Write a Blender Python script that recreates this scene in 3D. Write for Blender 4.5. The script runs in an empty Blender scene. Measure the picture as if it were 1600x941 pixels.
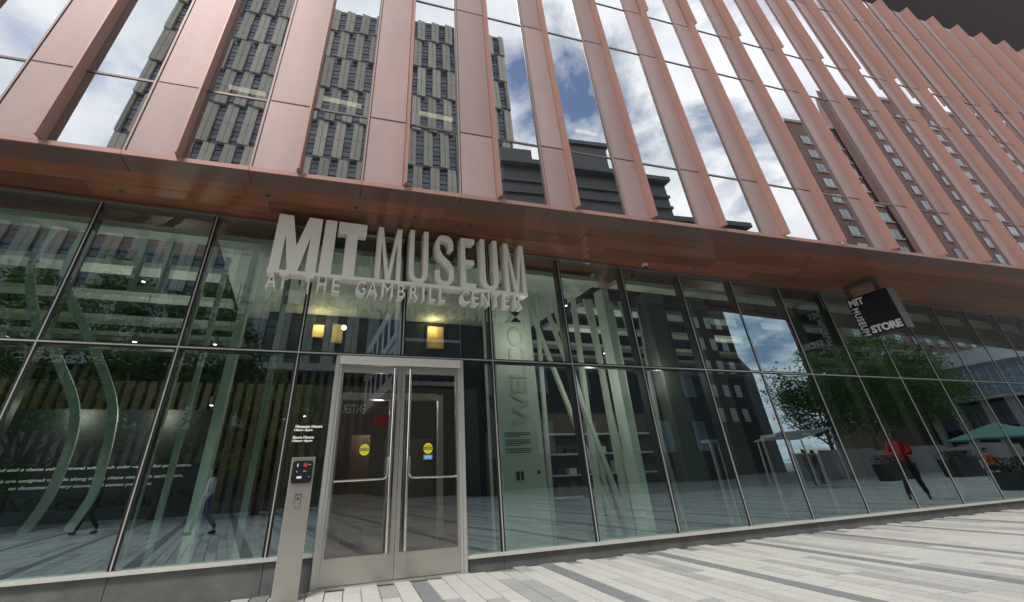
import bpy, bmesh, math, random
from mathutils import Vector, Matrix
random.seed(7)
S = bpy.context.scene
COL = S.collection
rad = math.radians
M = 1.524                      # facade module in metres

# ------------------------------------------------------------------ camera
CAM = Vector((3.1957, -6.9918, 1.0669))
CR = Vector((0.93975, -0.33961, -0.03911)); CU = Vector((-0.14250, -0.49314, 0.85820)); CW = Vector((0.31074, 0.80092, 0.51183))
cd = bpy.data.cameras.new('camera'); cam = bpy.data.objects.new('camera', cd); COL.objects.link(cam)
cam.matrix_world = Matrix(((CR.x, CU.x, -CW.x, CAM.x), (CR.y, CU.y, -CW.y, CAM.y), (CR.z, CU.z, -CW.z, CAM.z), (0, 0, 0, 1)))
cd.sensor_fit = 'HORIZONTAL'; cd.sensor_width = 36.0; cd.lens = 687.18 / 1600 * 36.0
cd.shift_x = 0.03569; cd.shift_y = -0.08370; cd.clip_start = 0.05; cd.clip_end = 2000
S.camera = cam

def proj(p):
    d = Vector(p) - CAM; z = d.dot(CW)
    if z < 0.1: return None
    return 742.9 + 687.18 * d.dot(CR) / z, 336.58 - 687.18 * d.dot(CU) / z, z

# ------------------------------------------------------------------ sky, sun, exposure
SUN_DIR = Vector((-0.37, -0.44, 0.82)).normalized()      # towards the sun
w = bpy.data.worlds.new('World'); S.world = w; w.use_nodes = True
nt = w.node_tree; N = nt.nodes; L = nt.links; N.clear()
out = N.new('ShaderNodeOutputWorld'); bg = N.new('ShaderNodeBackground'); bg.inputs[1].default_value = 0.1
sky = N.new('ShaderNodeTexSky'); sky.sky_type = 'NISHITA'; sky.sun_disc = False
sky.sun_elevation = math.asin(SUN_DIR.z); sky.sun_rotation = math.atan2(SUN_DIR.x, SUN_DIR.y); sky.air_density = 1.0; sky.dust_density = 0.6
tc = N.new('ShaderNodeTexCoord'); sep = N.new('ShaderNodeSeparateXYZ'); L.new(tc.outputs['Generated'], sep.inputs[0])
za = N.new('ShaderNodeMath'); za.operation = 'ADD'; za.inputs[1].default_value = 0.18; L.new(sep.outputs[2], za.inputs[0])
zm = N.new('ShaderNodeMath'); zm.operation = 'MAXIMUM'; zm.inputs[1].default_value = 0.12; L.new(za.outputs[0], zm.inputs[0])
dx = N.new('ShaderNodeMath'); dx.operation = 'DIVIDE'; L.new(sep.outputs[0], dx.inputs[0]); L.new(zm.outputs[0], dx.inputs[1])
dy = N.new('ShaderNodeMath'); dy.operation = 'DIVIDE'; L.new(sep.outputs[1], dy.inputs[0]); L.new(zm.outputs[0], dy.inputs[1])
cmb = N.new('ShaderNodeCombineXYZ'); L.new(dx.outputs[0], cmb.inputs[0]); L.new(dy.outputs[0], cmb.inputs[1]); cmb.inputs[2].default_value = 3.7
n1 = N.new('ShaderNodeTexNoise'); n1.inputs['Scale'].default_value = 2.6; n1.inputs['Detail'].default_value = 9; n1.inputs['Roughness'].default_value = 0.58; n1.inputs['Distortion'].default_value = 0.25
ofs = N.new('ShaderNodeVectorMath'); ofs.operation = 'ADD'; ofs.inputs[1].default_value = (0.302, -0.151, 0); L.new(cmb.outputs[0], ofs.inputs[0])
L.new(ofs.outputs[0], n1.inputs['Vector'])
r1 = N.new('ShaderNodeValToRGB'); r1.color_ramp.elements[0].position = 0.33; r1.color_ramp.elements[1].position = 0.475; L.new(n1.outputs[0], r1.inputs[0])
n2 = N.new('ShaderNodeTexNoise'); n2.inputs['Scale'].default_value = 3.3; n2.inputs['Detail'].default_value = 6; L.new(cmb.outputs[0], n2.inputs['Vector'])
r2 = N.new('ShaderNodeValToRGB'); r2.color_ramp.elements[0].position = 0.32; r2.color_ramp.elements[1].position = 0.66
r2.color_ramp.elements[0].color = (6.4, 6.9, 7.7, 1); r2.color_ramp.elements[1].color = (10.6, 10.7, 10.9, 1); L.new(n2.outputs[0], r2.inputs[0])
mx = N.new('ShaderNodeMixRGB'); L.new(r1.outputs[0], mx.inputs[0]); L.new(sky.outputs[0], mx.inputs[1]); L.new(r2.outputs[0], mx.inputs[2])
L.new(mx.outputs[0], bg.inputs[0]); L.new(bg.outputs[0], out.inputs[0])
sd = bpy.data.lights.new('sun', 'SUN'); sd.energy = 1.5; sd.angle = rad(12); sd.color = (1.0, 0.96, 0.9)
sun = bpy.data.objects.new('sun', sd); COL.objects.link(sun); sun.location = (0, -20, 60)
sun.rotation_euler = SUN_DIR.to_track_quat('Z', 'Y').to_euler()
S.view_settings.view_transform = 'Standard'; S.view_settings.look = 'None'; S.view_settings.exposure = 0.8; S.view_settings.gamma = 1.0
S.view_settings.use_curve_mapping = False
S.render.engine = 'CYCLES'
cy = S.cycles; cy.use_denoising = True; cy.max_bounces = 10; cy.transparent_max_bounces = 24; cy.glossy_bounces = 5; cy.diffuse_bounces = 3
cy.caustics_reflective = False; cy.caustics_refractive = False; cy.sample_clamp_indirect = 4.0

# ------------------------------------------------------------------ materials
MAT = {}
def mat(name, col, rough=0.6, metal=0.0, var=0.0, noise=None, bump=None, stretch=(1, 1, 1), island=False, emit=0.0, spec=0.5, coat=0.0):
    m = bpy.data.materials.new(name); m.use_nodes = True; t = m.node_tree; b = t.nodes['Principled BSDF']; l = t.links
    b.inputs['Base Color'].default_value = (*col, 1); b.inputs['Roughness'].default_value = rough; b.inputs['Metallic'].default_value = metal
    b.inputs['Specular IOR Level'].default_value = spec; b.inputs['Coat Weight'].default_value = coat
    src = None
    geo = t.nodes.new('ShaderNodeNewGeometry'); mp = t.nodes.new('ShaderNodeMapping'); mp.inputs['Scale'].default_value = stretch
    l.new(geo.outputs['Position'], mp.inputs[0])
    val = None
    if noise:
        for sc, amt in (noise if isinstance(noise, list) else [noise]):
            n = t.nodes.new('ShaderNodeTexNoise'); n.inputs['Scale'].default_value = sc; n.inputs['Detail'].default_value = 5; n.inputs['Roughness'].default_value = 0.6
            l.new(mp.outputs[0], n.inputs['Vector'])
            r = t.nodes.new('ShaderNodeMapRange'); r.inputs[1].default_value = 0.25; r.inputs[2].default_value = 0.75; r.inputs[3].default_value = 1 - amt; r.inputs[4].default_value = 1 + amt
            l.new(n.outputs[0], r.inputs[0])
            if val is None: val = r.outputs[0]
            else:
                mm = t.nodes.new('ShaderNodeMath'); mm.operation = 'MULTIPLY'; l.new(val, mm.inputs[0]); l.new(r.outputs[0], mm.inputs[1]); val = mm.outputs[0]
    if var:
        if island: rnd = geo.outputs['Random Per Island']
        else: rnd = t.nodes.new('ShaderNodeObjectInfo').outputs['Random']
        r = t.nodes.new('ShaderNodeMapRange'); r.inputs[3].default_value = 1 - var; r.inputs[4].default_value = 1 + var; l.new(rnd, r.inputs[0])
        if val is None: val = r.outputs[0]
        else:
            mm = t.nodes.new('ShaderNodeMath'); mm.operation = 'MULTIPLY'; l.new(val, mm.inputs[0]); l.new(r.outputs[0], mm.inputs[1]); val = mm.outputs[0]
    if val is not None:
        vm = t.nodes.new('ShaderNodeVectorMath'); vm.operation = 'SCALE'; vm.inputs[0].default_value = col; l.new(val, vm.inputs['Scale'])
        l.new(vm.outputs[0], b.inputs['Base Color'])
    if bump:
        n = t.nodes.new('ShaderNodeTexNoise'); n.inputs['Scale'].default_value = bump[0]; n.inputs['Detail'].default_value = 3
        l.new(mp.outputs[0], n.inputs['Vector']); bp = t.nodes.new('ShaderNodeBump'); bp.inputs['Strength'].default_value = bump[1]; bp.inputs['Distance'].default_value = 0.02
        l.new(n.outputs[0], bp.inputs['Height']); l.new(bp.outputs[0], b.inputs['Normal'])
    if emit:
        b.inputs['Emission Color'].default_value = (*col, 1); b.inputs['Emission Strength'].default_value = emit
    MAT[name] = m; return m

def glass(name, tint, base, k, rcol=(1, 1, 1), wob=0.0, wscale=0.5):
    m = bpy.data.materials.new(name); m.use_nodes = True; t = m.node_tree; l = t.links; t.nodes.clear()
    o = t.nodes.new('ShaderNodeOutputMaterial'); mixs = t.nodes.new('ShaderNodeMixShader'); tr = t.nodes.new('ShaderNodeBsdfTransparent'); gl = t.nodes.new('ShaderNodeBsdfGlossy')
    tr.inputs[0].default_value = (*tint, 1); gl.inputs['Color'].default_value = (*rcol, 1); gl.inputs['Roughness'].default_value = 0.0
    fr = t.nodes.new('ShaderNodeFresnel'); fr.inputs[0].default_value = 1.5
    a = t.nodes.new('ShaderNodeMath'); a.operation = 'MULTIPLY_ADD'; a.inputs[1].default_value = k; a.inputs[2].default_value = base; a.use_clamp = True; l.new(fr.outputs[0], a.inputs[0])
    g = t.nodes.new('ShaderNodeNewGeometry'); inv = t.nodes.new('ShaderNodeMath'); inv.operation = 'SUBTRACT'; inv.inputs[0].default_value = 1.0; l.new(g.outputs['Backfacing'], inv.inputs[1])
    f = t.nodes.new('ShaderNodeMath'); f.operation = 'MULTIPLY'; l.new(a.outputs[0], f.inputs[0]); l.new(inv.outputs[0], f.inputs[1])
    l.new(f.outputs[0], mixs.inputs[0]); l.new(tr.outputs[0], mixs.inputs[1]); l.new(gl.outputs[0], mixs.inputs[2]); l.new(mixs.outputs[0], o.inputs[0])
    if wob:
        n = t.nodes.new('ShaderNodeTexNoise'); n.inputs['Scale'].default_value = wscale; n.inputs['Detail'].default_value = 1.0
        inf = t.nodes.new('ShaderNodeObjectInfo'); ad = t.nodes.new('ShaderNodeVectorMath'); ad.operation = 'MULTIPLY_ADD'; ad.inputs[1].default_value = (1, 1, 1)
        sc = t.nodes.new('ShaderNodeMath'); sc.operation = 'MULTIPLY'; sc.inputs[1].default_value = 40.0; l.new(inf.outputs['Random'], sc.inputs[0])
        cc = t.nodes.new('ShaderNodeCombineXYZ'); l.new(sc.outputs[0], cc.inputs[1])
        l.new(g.outputs['Position'], ad.inputs[0]); l.new(cc.outputs[0], ad.inputs[2]); l.new(ad.outputs[0], n.inputs['Vector'])
        bp = t.nodes.new('ShaderNodeBump'); bp.inputs['Strength'].default_value = 1.0; bp.inputs['Distance'].default_value = wob
        l.new(n.outputs[0], bp.inputs['Height'])
        # every pane sits a fraction of a degree out of true
        wn_ = t.nodes.new('ShaderNodeTexWhiteNoise'); wn_.noise_dimensions = '1D'; l.new(sc.outputs[0], wn_.inputs['W'])
        sb = t.nodes.new('ShaderNodeVectorMath'); sb.operation = 'SUBTRACT'; sb.inputs[1].default_value = (0.5, 0.5, 0.5); l.new(wn_.outputs['Color'], sb.inputs[0])
        tl = t.nodes.new('ShaderNodeVectorMath'); tl.operation = 'SCALE'; tl.inputs['Scale'].default_value = 0.005; l.new(sb.outputs[0], tl.inputs[0])
        an = t.nodes.new('ShaderNodeVectorMath'); an.operation = 'ADD'; l.new(bp.outputs[0], an.inputs[0]); l.new(tl.outputs[0], an.inputs[1])
        nn = t.nodes.new('ShaderNodeVectorMath'); nn.operation = 'NORMALIZE'; l.new(an.outputs[0], nn.inputs[0]); l.new(nn.outputs[0], gl.inputs['Normal'])
    MAT[name] = m; return m

mat('copper', (0.385, 0.285, 0.270), 0.55, 0.32, var=0.09, noise=[(170, 0.18), (1.6, 0.10)], stretch=(1, 1, 0.3))
mat('copper_shaded', (0.15, 0.090, 0.080), 0.5, 0.3, var=0.08, noise=[(170, 0.12), (1.0, 0.08)])  # copper for the fascia underside, its shade put into the darker colour
mat('copper_fin', (0.40, 0.228, 0.185), 0.48, 0.30, var=0.05, noise=[(170, 0.14), (1.0, 0.06)])
mat('wood', (0.175, 0.064, 0.030), 0.48, 0, var=0.30, noise=[(2.2, 0.38), (9, 0.2)], stretch=(0.5, 9, 9), bump=(6, 0.05))
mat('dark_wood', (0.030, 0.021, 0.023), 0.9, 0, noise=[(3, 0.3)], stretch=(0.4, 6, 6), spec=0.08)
mat('frame_dark', (0.035, 0.036, 0.038), 0.4, 0.3)
mat('frame_brown', (0.19, 0.15, 0.14), 0.4, 0.5)
mat('gasket', (0.012, 0.012, 0.013), 0.5)
mat('cap_metal', (0.72, 0.71, 0.68), 0.3, 0.6)
mat('aluminium', (0.62, 0.61, 0.58), 0.38, 0.7, noise=(40, 0.06))
mat('steel', (0.56, 0.54, 0.49), 0.34, 0.9, noise=[(3, 0.06), (60, 0.05)], stretch=(1, 1, 12), bump=(90, 0.02))
mat('polished', (0.75, 0.74, 0.72), 0.16, 1.0)
mat('sill_metal', (0.66, 0.65, 0.61), 0.45, 0.3, noise=(30, 0.08))
mat('granite_dark', (0.125, 0.13, 0.125), 0.65, 0, var=0.08, noise=[(3.2, 0.28), (140, 0.22)], bump=(60, 0.12))
mat('sign_white', (0.86, 0.84, 0.78), 0.5, 0, noise=(8, 0.04))
mat('text_white', (0.85, 0.85, 0.83), 0.6)
mat('text_black', (0.02, 0.02, 0.02), 0.6)
mat('black_panel', (0.006, 0.007, 0.012), 0.45)
mat('dark_plastic', (0.02, 0.02, 0.022), 0.35)
mat('bracket_grey', (0.09, 0.10, 0.095), 0.5, 0.2)
mat('sign_side', (0.20, 0.19, 0.185), 0.6)
mat('yellow', (0.80, 0.72, 0.03), 0.5); mat('blue_label', (0.05, 0.32, 0.62), 0.5); mat('red', (0.6, 0.03, 0.03), 0.5)
for nm, c in (('paver_cream', (0.565, 0.555, 0.510)), ('paver_light', (0.49, 0.48, 0.445)), ('paver_grey', (0.385, 0.38, 0.365)), ('paver_dark', (0.235, 0.235, 0.24))):
    mat(nm, c, 0.8, 0, var=0.07, noise=[(160, 0.22), (1.4, 0.09), (30, 0.09)], island=True, bump=(160, 0.2))
mat('paving_bed', (0.30, 0.29, 0.26), 0.9, 0, noise=(20, 0.2))
mat('interior_floor', (0.22, 0.22, 0.21), 0.35, 0, noise=(1.0, 0.1))
mat('interior_wall', (0.10, 0.10, 0.095), 0.8, 0, noise=(1, 0.1))
mat('interior_dark', (0.02, 0.022, 0.026), 0.8)
mat('interior_navy', (0.03, 0.045, 0.085), 0.8)
mat('interior_white', (0.72, 0.72, 0.70), 0.7)
mat('lettering_pale', (0.60, 0.60, 0.58), 0.7)
mat('ribbon_grey', (0.40, 0.42, 0.40), 0.7)
mat('interior_brown', (0.12, 0.082, 0.060), 0.7, noise=(2, 0.1), stretch=(6, 6, 0.4))
mat('warm_panel', (0.60, 0.42, 0.18), 0.7)
mat('lamp_glow', (1.0, 0.80, 0.45), emit=14.0); mat('tube_glow', (1.0, 0.80, 0.50), emit=1.1); mat('cool_glow', (1, 0.97, 0.9), emit=8.0)
mat('tower_panel', (0.43, 0.405, 0.345), 0.7, 0, var=0.18, noise=[(0.5, 0.10), (3, 0.06)], stretch=(4, 1, 0.5))
mat('tower_core', (0.05, 0.05, 0.05), 0.7)
mat('tower_glass', (0.085, 0.10, 0.125), 0.12, 0, spec=0.8); mat('tower_glass_light', (0.13, 0.155, 0.19), 0.2, 0, spec=0.8)
mat('rib_brown', (0.17, 0.125, 0.10), 0.7, var=0.12)
mat('stone_grey', (0.20, 0.205, 0.21), 0.75, 0, noise=[(0.6, 0.12), (6, 0.06)])
mat('stone_dark', (0.075, 0.078, 0.082), 0.6, 0, noise=[(0.6, 0.15), (6, 0.06)])
mat('brick', (0.235, 0.140, 0.118), 0.85, 0, noise=[(0.7, 0.15), (9, 0.12)])
mat('brick_dark', (0.10, 0.07, 0.065), 0.85, 0, noise=(2, 0.15))
mat('window_pale', (0.42, 0.46, 0.46), 0.25, 0, var=0.3); mat('window_frame_white', (0.72, 0.73, 0.74), 0.5)
mat('white_cladding', (0.80, 0.82, 0.85), 0.6, noise=(0.6, 0.06))
mat('concrete', (0.42, 0.40, 0.36), 0.8, 0, noise=(2, 0.1))
mat('pavilion_glass', (0.28, 0.34, 0.48), 0.08, 0, spec=0.9)
mat('bark', (0.09, 0.065, 0.045), 0.9, 0, noise=(9, 0.3), bump=(12, 0.5))
mat('leaf_dark', (0.042, 0.082, 0.030), 0.6, 0, var=0.35, island=True); mat('leaf_light', (0.085, 0.14, 0.045), 0.55, 0, var=0.35, island=True)
mat('leaf_bright', (0.17, 0.20, 0.05), 0.55, 0, var=0.3, island=True)
for nm in ('leaf_dark', 'leaf_light', 'leaf_bright'):
    t_ = MAT[nm].node_tree; b_ = t_.nodes['Principled BSDF']; o_ = t_.nodes['Material Output']; ml = t_.nodes.new('ShaderNodeMixShader'); tl = t_.nodes.new('ShaderNodeBsdfTranslucent'); ml.inputs[0].default_value = 0.45
    src_ = b_.inputs['Base Color'].links[0].from_socket; sc_ = t_.nodes.new('ShaderNodeVectorMath'); sc_.operation = 'MULTIPLY'; sc_.inputs[1].default_value = (2.0, 2.3, 1.1); t_.links.new(src_, sc_.inputs[0]); t_.links.new(sc_.outputs[0], tl.inputs[0])
    t_.links.new(b_.outputs[0], ml.inputs[1]); t_.links.new(tl.outputs[0], ml.inputs[2]); t_.links.new(ml.outputs[0], o_.inputs[0])
mat('hedge', (0.025, 0.05, 0.022), 0.7, 0, var=0.4, island=True); mat('planter_black', (0.03, 0.032, 0.035), 0.6)
mat('skin_dark', (0.13, 0.07, 0.045), 0.55); mat('skin_light', (0.48, 0.29, 0.21), 0.55); mat('hair', (0.012, 0.01, 0.009), 0.6)
mat('cloth_red', (0.60, 0.015, 0.03), 0.85, noise=(14, 0.12)); mat('cloth_black', (0.018, 0.018, 0.022), 0.85); mat('cloth_jeans', (0.10, 0.17, 0.30), 0.85, noise=(14, 0.12))
mat('cloth_white', (0.70, 0.70, 0.70), 0.85); mat('cloth_orange', (0.62, 0.12, 0.035), 0.85); mat('cloth_pink', (0.62, 0.05, 0.30), 0.85); mat('cloth_rust', (0.32, 0.09, 0.06), 0.85); mat('cloth_grey', (0.10, 0.11, 0.12), 0.85)
mat('shoe', (0.03, 0.03, 0.03), 0.5); mat('teal_cloth', (0.10, 0.24, 0.20), 0.7); mat('canvas_white', (0.75, 0.77, 0.80), 0.7)
mat('wall_granite', (0.33, 0.27, 0.26), 0.7, 0, noise=[(1.2, 0.2), (30, 0.1)])
glass('glass_upper', (0.50, 0.53, 0.54), 0.50, 0.48, (0.97, 0.985, 1.0), 0.0014, 0.55)
glass('glass_lower', (0.72, 0.82, 0.775), 0.195, 1.05, (0.70, 0.90, 0.99), 0.0024, 0.55)
glass('glass_door', (0.80, 0.81, 0.79), 0.10, 0.9, (1, 1, 1), 0.0006, 0.5)

# ------------------------------------------------------------------ helpers
class MB:
    def __init__(s): s.v = []; s.f = []; s.mi = []; s.cur = 0
    def hexa(s, p):          # p: 8 points, bottom ring 0-3 then top ring 4-7
        b = len(s.v); s.v += [tuple(q) for q in p]
        for f in ((3, 2, 1, 0), (4, 5, 6, 7), (0, 1, 5, 4), (1, 2, 6, 5), (2, 3, 7, 6), (3, 0, 4, 7)): s.f.append(tuple(b + i for i in f)); s.mi.append(s.cur)
    def box(s, x0, x1, y0, y1, z0, z1):
        s.hexa([(x0, y0, z0), (x1, y0, z0), (x1, y1, z0), (x0, y1, z0), (x0, y0, z1), (x1, y0, z1), (x1, y1, z1), (x0, y1, z1)])
    def quad(s, *p):
        b = len(s.v); s.v += [tuple(q) for q in p]; s.f.append(tuple(range(b, b + len(p)))); s.mi.append(s.cur)
    def prism(s, pts, a, b_, fn):   # pts: 2-D outline, extruded from depth a to b_; fn(u, v, d) -> xyz
        n = len(pts); b = len(s.v)
        s.v += [tuple(fn(u, v, a)) for u, v in pts] + [tuple(fn(u, v, b_)) for u, v in pts]
        s.f.append(tuple(range(b, b + n))); s.f.append(tuple(range(b + 2 * n - 1, b + n - 1, -1))); s.mi += [s.cur] * 2
        for i in range(n):
            j = (i + 1) % n; s.f.append((b + i, b + n + i, b + n + j, b + j)); s.mi.append(s.cur)
    def tube(s, pts, r, n=8, cap=True):
        pts = [Vector(p) for p in pts]; rs = r if isinstance(r, (list, tuple)) else [r] * len(pts); b = len(s.v)
        for i, p in enumerate(pts):
            d = (pts[min(i + 1, len(pts) - 1)] - pts[max(i - 1, 0)]).normalized()
            a = d.cross(Vector((0, 0, 1)) if abs(d.z) < 0.9 else Vector((1, 0, 0))).normalized(); c = d.cross(a)
            for k in range(n):
                t = 2 * math.pi * k / n; q = p + (a * math.cos(t) + c * math.sin(t)) * rs[i]; s.v.append(tuple(q))
        for i in range(len(pts) - 1):
            for k in range(n):
                k2 = (k + 1) % n; s.f.append((b + i * n + k, b + i * n + k2, b + (i + 1) * n + k2, b + (i + 1) * n + k)); s.mi.append(s.cur)
        if cap:
            s.f.append(tuple(b + k for k in range(n))[::-1]); s.f.append(tuple(b + (len(pts) - 1) * n + k for k in range(n))); s.mi += [s.cur] * 2
    def ribbon(s, path, width, y0, y1):   # flat band along a path in the xz plane, with depth
        n = len(path); P = [Vector((p[0], 0, p[1])) for p in path]; A = []; B = []
        for i in range(n):
            d = (P[min(i + 1, n - 1)] - P[max(i - 1, 0)]).normalized(); nn = Vector((-d.z, 0, d.x)) * width / 2
            A.append(P[i] + nn); B.append(P[i] - nn)
        o = [(q.x, q.z) for q in A] + [(q.x, q.z) for q in reversed(B)]
        b = len(s.v)
        for y in (y0, y1): s.v += [(q[0], y, q[1]) for q in o]
        m = 2 * n
        for i in range(n - 1):
            j = m - 1 - i
            s.f.append((b + i, b + i + 1, b + j - 1, b + j)); s.f.append((b + m + j, b + m + j - 1, b + m + i + 1, b + m + i))
            s.f.append((b + i, b + m + i, b + m + i + 1, b + i + 1)); s.f.append((b + j - 1, b + m + j - 1, b + m + j, b + j)); s.mi += [s.cur] * 4
        s.f.append((b, b + m - 1, b + m + m - 1, b + m)); s.f.append((b + n - 1, b + m + n - 1, b + m + n, b + n)); s.mi += [s.cur] * 2
    def mesh(s, name):
        me = bpy.data.meshes.new(name); me.from_pydata(s.v, [], s.f); me.update()
        bm = bmesh.new(); bm.from_mesh(me); bmesh.ops.recalc_face_normals(bm, faces=bm.faces); bm.to_mesh(me); bm.free()
        return me

ORG = {}
def thing(name, label, cat, loc=(0, 0, 0), group=None):
    o = bpy.data.objects.new(name, None); COL.objects.link(o); o.location = loc; o.empty_display_size = 0.2
    o['label'] = label; o['category'] = cat
    if group: o['group'] = group
    ORG[o.name] = Vector(loc); return o
def link(name, me, m, parent=None, off=(0, 0, 0), kind=None, label=None, smooth=False):
    if m is not None and not me.materials:
        for q in (m if isinstance(m, (list, tuple)) else [m]): me.materials.append(MAT[q])
    o = bpy.data.objects.new(name, me); COL.objects.link(o)
    base = Vector(off)
    if parent is not None: o.parent = parent; o.location = base - ORG[parent.name]
    else: o.location = base
    ORG[o.name] = base
    if kind: o['kind'] = kind
    if label: o['label'] = label
    if smooth:
        for p in me.polygons: p.use_smooth = True
    return o
def part(name, mb, m, parent=None, off=(0, 0, 0), kind=None, label=None, smooth=False):
    me = mb.mesh(name)
    if isinstance(m, (list, tuple)):
        for q in m: me.materials.append(MAT[q])
        for p, i in zip(me.polygons, mb.mi): p.material_index = i
        m = None
    return link(name, me, m, parent, off, kind, label, smooth)
def bx(name, m, parent, *a, **k):
    b = MB(); b.box(*a); return part(name, b, m, parent, **k)
def tag(o, label, cat, group=None):
    o['label'] = label; o['category'] = cat
    if group: o['group'] = group
    return o
def copy_tree(root, loc, label):
    r = root.copy(); COL.objects.link(r); r.location = loc; r['label'] = label
    for ch in root.children:
        c = ch.copy(); COL.objects.link(c); c.parent = r
        for g in ch.children:
            d = g.copy(); COL.objects.link(d); d.parent = c
    return r

def text_verts(s, offset=0.0, extrude=0.0, space=1.0, res=3):
    cu = bpy.data.curves.new('t', 'FONT'); cu.body = s; cu.size = 1.0; cu.offset = offset; cu.extrude = extrude; cu.space_character = space; cu.resolution_u = res
    o = bpy.data.objects.new('t', cu); COL.objects.link(o)
    dg = bpy.context.evaluated_depsgraph_get(); me = bpy.data.meshes.new_from_object(o.evaluated_get(dg))
    v = [tuple(q.co) for q in me.vertices]; f = [tuple(p.vertices) for p in me.polygons]
    bpy.data.objects.remove(o); bpy.data.curves.remove(cu); bpy.data.meshes.remove(me)
    return v, f
def text_mb(s, x0, x1, z0, z1, fn, offset=0.0, thick=0.003, space=1.0):
    """text fitted into the box x0..x1, z0..z1 (z of the whole glyph extent); fn(u, v, d)"""
    v, f = text_verts(s, offset, 0.5, space)
    ax = min(q[0] for q in v); bx_ = max(q[0] for q in v); az = min(q[1] for q in v); bz = max(q[1] for q in v)
    b = MB(); b.v = [tuple(fn(x0 + (q[0] - ax) / (bx_ - ax) * (x1 - x0), z0 + (q[1] - az) / max(bz - az, 1e-6) * (z1 - z0), (q[2] + 0.5) * thick)) for q in v]
    b.f = list(f); b.mi = [0] * len(f); return b

# frame of the upper facade: x along it, d outwards, z up
OV = 1.1959; OFF = 0.5230; YW = 0.059626; NN = math.sqrt(1 + YW * YW)
def uy(x): return -OV - (x - OFF) * YW
def UP(x, d, z): return (x - d * YW / NN, uy(x) - d / NN, z)
def ubox(b, x0, x1, d0, d1, z0, z1):
    b.hexa([UP(x0, d1, z0), UP(x1, d1, z0), UP(x1, d0, z0), UP(x0, d0, z0), UP(x0, d1, z1), UP(x1, d1, z1), UP(x1, d0, z1), UP(x0, d0, z1)])
def bay_off(k): return (k * M, -k * M * YW, 0)

# ================================================================== GROUND
g = MB(); g.quad((-400, -500, -0.02), (500, -500, -0.02), (500, 300, -0.02), (-400, 300, -0.02))
ground = part('ground', g, 'paving_bed', kind='structure')
plaza = bpy.data.objects.new('plaza', None); COL.objects.link(plaza); plaza['kind'] = 'structure'; ORG['plaza'] = Vector((0, 0, 0))
PH = rad(5.77); cP, sP = math.cos(PH), math.sin(PH)
def uv2w(u, v): return u * cP + v * sP, -u * sP + v * cP
pav = []
rp = random.Random(3)
patch = {}
for i in range(-45, 260):
    u0 = 4.76 + 0.2 * i; v = -46.0 + rp.random() * 0.6; j = 0; run = 0; colr = 'paver_cream'
    while v < 7:
        ln = rp.choice((0.4, 0.5, 0.6, 0.6)); v1 = v + ln
        if i % 9 == 0: c = 'paver_dark'
        else:
            if run <= 0:
                q = rp.random(); zone = math.sin(v * 0.9 + i * 0.25) + math.sin(i * 0.7)
                colr = 'paver_cream' if q < 0.58 else 'paver_light' if q < 0.80 else 'paver_grey'
                if zone > 0.9 and colr == 'paver_grey': colr = 'paver_cream'
                run = rp.choice((1, 2, 3, 3, 4)) if colr != 'paver_cream' else rp.choice((2, 3, 4, 6))
            run -= 1; c = colr
        x, y = uv2w(u0 + 0.1, (v + v1) / 2)
        if -9 < x < 46 and y < -0.1 and (y > -14 or x < 16): pav.append((u0, v, v1, c, x, y))
        v = v1
def paver_mesh(b, u0, v, v1, lift):
    e = 0.004; ch = 0.004
    lo = [uv2w(u0 + e, v + e), uv2w(u0 + 0.2 - e, v + e), uv2w(u0 + 0.2 - e, v1 - e), uv2w(u0 + e, v1 - e)]
    hi = [uv2w(u0 + e + ch, v + e + ch), uv2w(u0 + 0.2 - e - ch, v + e + ch), uv2w(u0 + 0.2 - e - ch, v1 - e - ch), uv2w(u0 + e + ch, v1 - e - ch)]
    lo = [(x, min(y, -0.012)) for x, y in lo]; hi = [(x, min(y, -0.012)) for x, y in hi]
    b.hexa([(x, y, -0.016) for x, y in lo] + [(x, y, lift) for x, y in hi])
scored = []
for p in pav:
    q = proj((p[4], p[5], 0)); s = 0
    if q and -20 < q[0] < 1620 and q[1] < 950:
        d = (Vector((p[4], p[5], 0)) - CAM); s = 1.0 / d.length ** 2 * abs(d.normalized().z) * (p[2] - p[1])
    scored.append((s, p))
scored.sort(key=lambda t: -t[0])
for s, p in scored[:295]:
    b = MB(); paver_mesh(b, p[0], p[1], p[2], rp.uniform(-0.0015, 0.0015)); part('paver', b, p[3], plaza)
PM = ['paver_cream', 'paver_light', 'paver_grey', 'paver_dark']; b = MB()
for s, p in scored[295:]:
    b.cur = PM.index(p[3]); paver_mesh(b, p[0], p[1], p[2], rp.uniform(-0.0015, 0.0015))
part('pavers', b, PM, plaza, kind='stuff')

# ================================================================== MUSEUM BUILDING
ZSR, ZSL, ZT, ZTOP = 0.179, 0.3535, 2.733, 4.801
TZ = [4.933, 6.234, 9.686, 11.402, 14.856, 16.57]
mus = thing('museum_building', 'museum building with copper fins over a dark glass storefront and timber soffit', 'museum', (0, 0, 0))
K0, K1 = -3, 18          # storefront bays
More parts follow.
